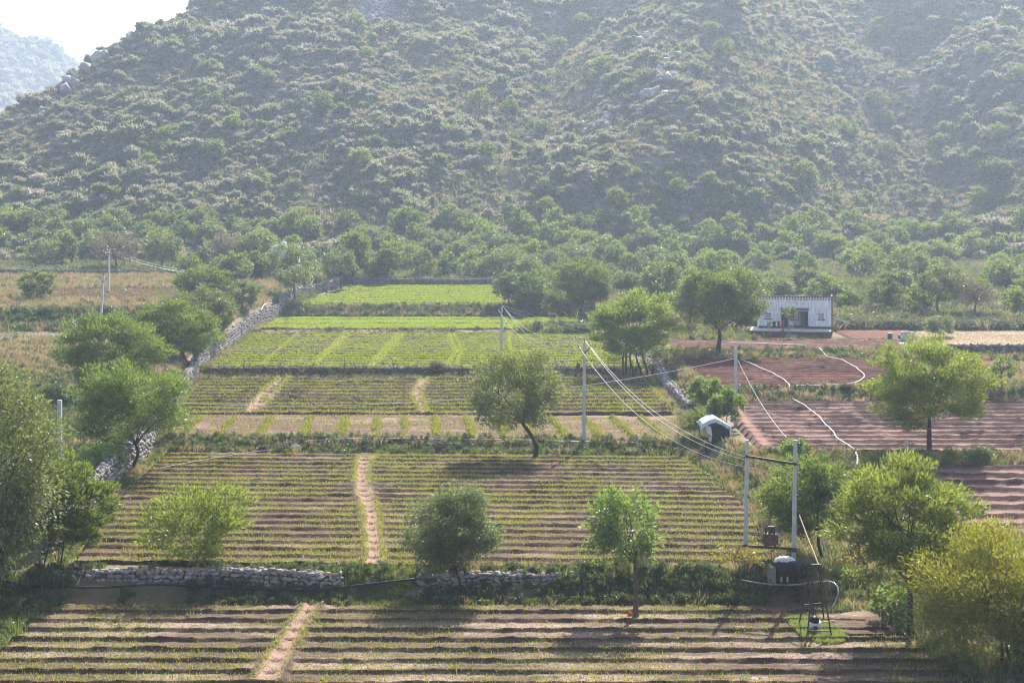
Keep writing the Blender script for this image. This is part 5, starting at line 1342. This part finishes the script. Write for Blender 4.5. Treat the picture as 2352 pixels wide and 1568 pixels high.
# ------------------------------------------------------------------ iron well frame, pump, bamboo pole
top = P(1874, 1297, 69.6); zt_ = top[2]
feet = [at(1854, 1468), at(1912, 1470), at(1833, 1436), at(1893, 1428)]
tops = [P(1868, 1297, 69.2), P(1882, 1297, 69.2), P(1865, 1297, 70.0), P(1880, 1297, 70.0)]
dk = thing('well_frame', 'dark rusty iron frame of four leaning legs over the well', 'well frame', tuple((feet[0]+feet[1])/2))
for f_, t_ in zip(feet, tops): MB().beam(f_ - np.array([0, 0, .1]), t_, .062).build('leg', M['iron'], dk)
MB().beam(tops[0]+np.array([-.08, 0, 0]), tops[1]+np.array([.08, 0, 0]), .09).beam(tops[2]+np.array([-.06, 0, 0]), tops[3]+np.array([.06, 0, 0]), .09).build('top_bar', M['iron'], dk)
def rung(i, j, f): 
    a = feet[i] + (tops[i]-feet[i])*f; b = feet[j] + (tops[j]-feet[j])*f
    MB().beam(a, b, .035).build('crossbar', M['iron'], dk)
rung(0, 1, .11); rung(2, 3, .34)
pp = (feet[0]+feet[1]+feet[2]+feet[3])/4 + np.array([-.12, 0, 0])
MB().tube([pp, pp + np.array([-.02, 0, 2.9])], .04, 8).build('well_pipe', M['iron'], dk)
MB().tube([pp + np.array([.16, .1, .2]), pp + np.array([.1, .1, 1.6]), pp + np.array([.04, 0, 2.9])], .012, 5).build('chain', M['iron'], dk)
pm = thing('pump', 'pump motor wrapped in pale cloth hanging low in the well frame', 'pump', tuple(pp + np.array([-.02, -.35, .55])))
pc = pp + np.array([-.02, -.45, .55])
MB().lathe(pc, [(.2, 0), (.24, .05), (.23, .22), (.18, .30)], 14).build('motor', M['black_plastic'], pm, True)
vs = []; n_ = 18
for j, (rr, zz) in enumerate(((.22, .06), (.28, .02), (.33, -.06), (.36, -.14))):
    for i in range(n_):
        a = 2*math.pi*i/n_; q = rr*(1+.16*math.sin(3*a+j)+.08*math.sin(7*a)); vs.append(pc + np.array([q*math.cos(a), q*.7*math.sin(a), zz + .05*math.sin(5*a+j)]))
MB().add(vs, [(j*n_+i, j*n_+(i+1) % n_, (j+1)*n_+(i+1) % n_, (j+1)*n_+i) for j in range(3) for i in range(n_)]).build('wrapping_cloth', M['white_cloth'], pm, True)
MB().tube([pc + np.array([.06, 0, -.5]), pc + np.array([.06, 0, 0])], .10, 10).build('casing', M['rust'], pm)
for dx, dz, nm in ((-.30, .40, 'orange_rag'), (.95, -.02, 'orange_rag')):
    MB().lathe(pc + np.array([dx, .05, dz]), [(.02, 0), (.08, .02), (.06, .05), (.02, .07)], 7).build(nm, M['orange'], pm)
MB().beam(pc + np.array([.2, 0, .0]), pc + np.array([1.0, .1, .05]), .05).build('branch_arm', M['bamboo'], pm)
MB().tube([P(1881, 1299, 69.5), P(1858, 1242, 71.2), P(1836, 1183, 73.0)], [.045, .04, .03], 7).top('bamboo_pole', M['bamboo'], tuple(P(1881, 1299, 69.5)), 'bamboo pole slanting up from the top of the well frame', 'pole')
# lawn under the frame
lc = np.mean(feet, axis=0); r_ = np.random.default_rng(3); n_ = 9000
q = r_.uniform(-1, 1, (n_, 2)); ok = (np.abs(q[:, 0])**3 + np.abs(q[:, 1])**3) < .9*(.75+.4*vnoise(q[:, 0]*2+5, q[:, 1]*2+5)); q = q[ok]; n_ = len(q)
xx = lc[0] + .05 + q[:, 0]*1.15 + q[:, 1]*-.3; yy = lc[1] - .1 + q[:, 1]*2.3
zz = np.full(n_, .10); aa = r_.uniform(0, math.pi, n_); hh = r_.uniform(.08, .2, n_); w_ = .018
V = np.empty((n_, 3, 3)); V[:, 0] = np.stack([xx-np.cos(aa)*w_, yy-np.sin(aa)*w_, zz], 1); V[:, 1] = np.stack([xx+np.cos(aa)*w_, yy+np.sin(aa)*w_, zz], 1)
V[:, 2] = np.stack([xx+r_.normal(0, .06, n_), yy+r_.normal(0, .06, n_), zz+hh], 1)
tag(link('lawn_grass', mesh_np('lawn_grass', V.reshape(-1, 3), np.arange(n_*3).reshape(-1, 3), dict(rnd=np.repeat(r_.random(n_), 3))), M['lawn']), 'bright green grass growing under the iron well frame', 'grass', None, 'stuff')
patch_mesh('grass_bed', 'damp green turf under the well frame', m_plain('turf', (.08,.12,.03), (.12,.13,.045), .9, 6), (lc[0]+.05, lc[1]-.1), 1.25, 2.3, .12, seed=8)

# ------------------------------------------------------------------ pump shelter under black plastic
sc_ = np.array([onY(1803, 74.9), 74.9, float(G(onY(1803, 74.9), 74.9))]); 
sc_[2] = HC - (1334-VH)/F*74.9
sh = thing('pump_shelter', 'low shelter wrapped in shiny black plastic with a white sheet on top', 'shelter', tuple(sc_))
def S(x, y, z): return sc_ + np.array([x, y, z])
vs = []; n_ = 26
prof = ((.66, .42), (.72, .55), (.70, .80), (.62, .98), (.46, 1.08), (.16, 1.14))
for j, (rr, zz) in enumerate(prof):
    for i in range(n_):
        a = 2*math.pi*i/n_; ca_, sa_ = math.cos(a), math.sin(a)
        ex = abs(ca_)**.55*np.sign(ca_); ey = abs(sa_)**.55*np.sign(sa_)
        q = rr*(1 + .05*math.sin(6*a + j) + .04*math.sin(11*a+2*j)); vs.append(S(q*ex + .06, .6*q*ey + .1, zz + .05*math.sin(4*a+1.5*j)*(j < 2)))
fs = [(j*n_+i, j*n_+(i+1) % n_, (j+1)*n_+(i+1) % n_, (j+1)*n_+i) for j in range(len(prof)-1) for i in range(n_)] + [tuple((len(prof)-1)*n_+k for k in range(n_))]
MB().add(vs, fs).build('tarpaulin', M['black_plastic'], sh, True)
vs = []; 
for j, (rr, zz) in enumerate(((.58, 1.02), (.48, 1.16), (.26, 1.27), (.06, 1.30))):
    for i in range(14):
        a = 2*math.pi*i/14; vs.append(S(rr*math.cos(a)*1.05, .1+.55*rr*math.sin(a), zz + .02*math.sin(3*a)))
MB().add(vs, [(j*14+i, j*14+(i+1) % 14, (j+1)*14+(i+1) % 14, (j+1)*14+i) for j in range(3) for i in range(14)] + [tuple(42+k for k in range(14))]).build('white_sheet', M['white_plastic'], sh, True)
MB().box(*[a+b for a, b in zip((sc_[0], sc_[0]), (-.86, -.52))], sc_[1]-.25, sc_[1]+.45, sc_[2]-.1, sc_[2]+.80).build('concrete_block', M['stone_dark'], sh)
for x in (-.42, -.1, .2, .5):
    MB().box(sc_[0]+x, sc_[0]+x+.12, sc_[1]-.3, sc_[1]-.2, sc_[2]-.1, sc_[2]+.48).build('support_leg', M['dark_cloth'], sh)
MB().box(sc_[0]-.4, sc_[0]+.6, sc_[1]-.12, sc_[1]+.4, sc_[2]-.1, sc_[2]+.5).build('pump_set', M['iron'], sh)
for x in (-.3, .02): MB().box(sc_[0]+x, sc_[0]+x+.1, sc_[1]-.34, sc_[1]-.305, sc_[2]+.05, sc_[2]+.3).build('white_tag', M['hose_pale'], sh)

# ------------------------------------------------------------------ raised watch hut on stilts
mb0 = at(1632, 1030); ym = mb0[1]; km = ym/F
def W(u, v, dy=0): return np.array([(u-UH)*km, ym+dy, HC-(v-VH)*km])
mh = thing('watch_hut', 'raised watch hut on thin stilts roofed with patched plastic sheets', 'hut', tuple(mb0))
zg = mb0[2]
for u_, dy in ((1622, .1), (1633, -.75), (1657, -.7), (1671, .5), (1640, 1.0)):
    b_ = W(u_, 1005, dy); MB().beam((b_[0], b_[1], zg-.4), b_, .08).build('stilt', M['iron'], mh)
MB().beam(W(1626, 1013, -.2), W(1672, 1013, -.2), .05).build('brace', M['iron'], mh)
MB().box(W(1614, 0)[0], W(1670, 0)[0], ym-.72, ym+1.05, W(0, 1004)[2]-.08, W(0, 1004)[2]).build('platform', M['stick'], mh)
# black cloth front, with folds
vs = []; n_ = 13
for j in range(7):
    for i in range(n_):
        a = i/(n_-1); b = j/6
        u_ = 1627 + (1672-1627)*a; v_ = 974 + (1004 + 3*math.sin(5*a) - 974)*b - 2*math.sin(math.pi*a)*(1-b)
        p_ = W(u_ + 2*(1-b)*(a-.5), v_, -.78 + .07*math.sin(10*a)*(.3+b)); vs.append(p_)
MB().add(vs, [(j*n_+i, j*n_+i+1, (j+1)*n_+i+1, (j+1)*n_+i) for j in range(6) for i in range(n_-1)]).build('black_curtain', M['black_plastic'], mh, True)
# left side cloths
MB().add([W(1609, 968, -.5), W(1628, 974, -.80), W(1630, 1003, -.78), W(1614, 1001, -.3), W(1607, 966, 1.0), W(1613, 1000, .9)], [(0, 1, 2, 3), (4, 0, 3, 5)]).build('yellow_side_cloth', M['yellow_cloth'], mh)
MB().add([W(1617, 972, -.82), W(1630, 977, -.86), W(1633, 1000, -.84), W(1621, 990, -.82)], [(0, 1, 2, 3)]).build('white_flap', M['white_cloth'], mh)
MB().add([W(1605, 966, -.45), W(1610, 970, -.6), W(1612, 992, -.5), W(1607, 982, -.35)], [(0, 1, 2, 3)]).build('white_flap', M['white_cloth'], mh)
MB().add([W(1672, 972, -.7), W(1675, 974, .6), W(1683, 1001, .4), W(1674, 1003, -.75)], [(0, 1, 2, 3)]).build('white_side_cloth', M['white_cloth'], mh)
MB().add([W(1673, 975, .6), W(1618, 968, 1.05), W(1616, 1003, 1.05), W(1672, 1003, .6)], [(0, 1, 2, 3)]).build('back_cloth', M['yellow_cloth'], mh)
MB().add([W(1624, 1000, -.8), W(1632, 999, -.82), W(1630, 1012, -.8), W(1625, 1008, -.8)], [(0, 1, 2, 3)]).build('white_rag', M['white_cloth'], mh)
# gabled roof: ridge from front to back, rumpled
vs = []; rows = 9; colsn = 7
for j in range(rows):
    d_ = -1.0 + 2.3*j/(rows-1)
    for i in range(colsn):
        a = i/(colsn-1); u_ = 1604 + (1675-1604)*a; zv_ = 975 - 21*(1-abs(2*a-.95))**.85*1.0 if abs(2*a-.95) < 1 else 975
        p_ = W(u_, zv_, d_); p_[2] += .03*math.sin(9*a+2.3*j) - (.08 if j == 0 else 0); vs.append(p_)
rf = MB().add(vs, [(j*colsn+i, j*colsn+i+1, (j+1)*colsn+i+1, (j+1)*colsn+i) for j in range(rows-1) for i in range(colsn-1)]).build('roof_sheet', M['patch'], mh, True)
rf.modifiers.new('thickness', 'SOLIDIFY').thickness = .03
vs2 = [vs[i] for i in range(colsn)] + [vs[i] + np.array([0, -.02, -.26 - .05*math.sin(3*i)]) for i in range(colsn)]
MB().add(vs2, [(i, i+1, colsn+i+1, colsn+i) for i in range(colsn-1)]).build('roof_skirt', M['patch'], mh)

# ------------------------------------------------------------------ small things
p = at(677, 1036)
vs = []; n_ = 16
for j, (rr, zz) in enumerate(((.52, 0), (.46, .22), (.3, .40), (.1, .46))):
    for i in range(n_):
        a = 2*math.pi*i/n_; q = rr*(1+.25*math.sin(3*a+1+j*.7)+.12*math.sin(7*a)); vs.append(p + np.array([q*math.cos(a), .6*q*math.sin(a), zz+.07*math.sin(4*a+j)]))
MB().add(vs, [(j*n_+i, j*n_+(i+1) % n_, (j+1)*n_+(i+1) % n_, (j+1)*n_+i) for j in range(3) for i in range(n_)] + [tuple(3*n_+k for k in range(n_))]).top('plastic_bundle', M['white_plastic'], tuple(p), 'crumpled white plastic bundle at the hose end on the field bank', 'bundle')
p = at(650, 1038)
MB().box(p[0]-.55, p[0]+.3, p[1]-.2, p[1]+.2, p[2]-.05, p[2]+.22).beam(p + np.array([-.6, -.1, .28]), p + np.array([.45, 0, .42]), .06).top('water_outlet', M['stick'], tuple(p), 'dark wooden water outlet box beside the crumpled white plastic', 'outlet box')
p = at(1447, 1417)
MB().lathe(p, [(.03, 0), (.12, .05), (.13, .14), (.06, .24), (.02, .27)], 9).top('orange_bundle', M['orange'], tuple(p), 'small orange bundle at the foot of the slender tree', 'bundle')
p = at(1629, 812)
MB().lathe(p, [(.1, 0), (.42, .1), (.4, .35), (.15, .5)], 9).top('red_bundle', M['red'], tuple(p), 'red bundle lying on the bank left of the big shade tree trunk', 'bundle')
for i, (u, v, h, ln, lb) in enumerate(((557, 860, 1.5, .25, 'bent bare stick post at the left end of the bank below the bright green field'), (604, 862, 1.2, -.3, 'thin forked stick on the bank beside the first slanting path'),
        (716, 858, 1.9, .6, 'dark leaning stick post where the second path meets the bank'), (792, 858, 1.9, 0, 'upright thin stick on the bank right of the leaning dark post'), (906, 862, 1.7, -.3, 'forked dead branch standing on the bank in the middle'),
        (1004, 862, 1.5, .05, 'straight stick beside the round dry bush on the bank'), (1411, 860, 1.5, 0, 'thin dark stick on the bank right of the middle power pole'))):
    p = at(u, v)
    m = MB().tube([p - np.array([0, 0, .2]), p + np.array([ln*.3, 0, h*.55]), p + np.array([ln, .05, h])], [.06, .045, .025], 6)
    if i % 2 == 0: m.tube([p + np.array([ln*.3, 0, h*.5]), p + np.array([-.35, 0, h*.85])], [.035, .015], 5)
    m.top('stick_post', M['stick'], tuple(p), lb, 'stick', 'stick posts on the bank')
p = at(1328, 862)
t = thing('brush_bundle', 'small dark pointed bundle of brush on a thin stem left of the middle pole', 'brush', tuple(p))
MB().tube([p, p + np.array([0, 0, 1.1])], .03, 6).build('stem', M['stick'], t)
V, Fc, rn = bush_arrays(5, 260, .3, .1, lump=6); V = V*np.array([.75, .75, 1.5]) + np.array([0, 0, .6]); V[:, :2] *= np.clip((2.1 - V[:, 2])/1.2, .1, 1)[:, None]
link('brush', mesh_np('brush', V, Fc, dict(rnd=rn)), M['weed_dark'], t)
V, Fc, rn = bush_arrays(9, 900, .16, .05, lump=9)
for (u, v, s, lb) in ((1003, 862, 3.2, 'round dry brown bush on the bank below the bright green field'), (1945, 905, 2.0, 'low dry bush on the bank between the two red fields'), (1270, 735, 2.4, 'dry bush at the end of the thin green strip')):
    me = mesh_np('dry_bush', V, Fc, dict(rnd=rn)); o = link('dry_bush', me, M['lf_grey'], None, tuple(at(u, v))); o.scale = (s, s, s*.8); tag(o, lb, 'bush')
# peafowl by the end of the right low wall
p = at(965, 1362); k = p[1]/F
pf = thing('peafowl', 'brown peahen standing by the right low stone wall, head turned left', 'bird', tuple(p))
def skinned(name, pts, mat, parent):
    me = bpy.data.meshes.new(name)
    me.from_pydata([q[0] for q in pts], [(i, q[2]) for i, q in enumerate(pts) if q[2] is not None], []); me.update()
    o = link(name, me, mat, parent)
    o.modifiers.new('skin', 'SKIN'); 
    for i, q in enumerate(pts):
        rr = q[1] if isinstance(q[1], tuple) else (q[1], q[1])
        me.skin_vertices[0].data[i].radius = rr
    me.skin_vertices[0].data[0].use_root = True
    o.modifiers.new('sub', 'SUBSURF').levels = 2; o.modifiers['sub'].render_levels = 2
    return o
skinned('body', [((0, 0, .46), (.13, .14), None), ((.18, 0, .42), (.12, .12), 0), ((.36, .02, .33), (.07, .05), 1), ((.58, .03, .22), (.04, .02), 2), ((-.12, 0, .52), (.10, .10), 0), ((-.2, 0, .62), (.05, .05), 4),
                 ((.02, .06, .30), .045, 0), ((.0, .06, .16), .018, 6), ((.02, .06, .02), .015, 7), ((.10, -.06, .30), .045, 0), ((.10, -.06, .16), .018, 9), ((.12, -.06, .02), .015, 10)], M['bird_body'], pf)
skinned('neck', [((-.18, 0, .58), .055, None), ((-.22, 0, .70), .04, 0), ((-.23, 0, .82), .032, 1), ((-.27, 0, .90), .038, 2), ((-.33, 0, .89), .014, 3), ((-.38, 0, .87), .006, 4)], M['bird_dark'], pf)
cr_ = MB()
for i in (-1, 0, 1): cr_.beam(np.array(p) + np.array([-.26, 0, .92]), np.array(p) + np.array([-.23+.03*i, .02*i, 1.02]), .012)
cr_.build('crest', M['bird_dark'], pf)
# ------------------------------------------------------------------ the hazy air
hz = MB().box(-1150, 1150, -95, 1900, -12, 262)
me = bpy.data.meshes.new('haze'); me.from_pydata(hz.v, [], hz.f); me.update()
t = NT('haze_air')
pv = t.n('ShaderNodeVolumePrincipled')
pv.inputs['Color'].default_value = (.66, .80, 1.0, 1); pv.inputs['Density'].default_value = HAZE_DENSITY; pv.inputs['Anisotropy'].default_value = .45
t.l(pv.outputs[0], t.out.inputs['Volume'])
tag(link('haze', me, t.m), 'thin bright haze filling the valley', 'haze', None, 'stuff')
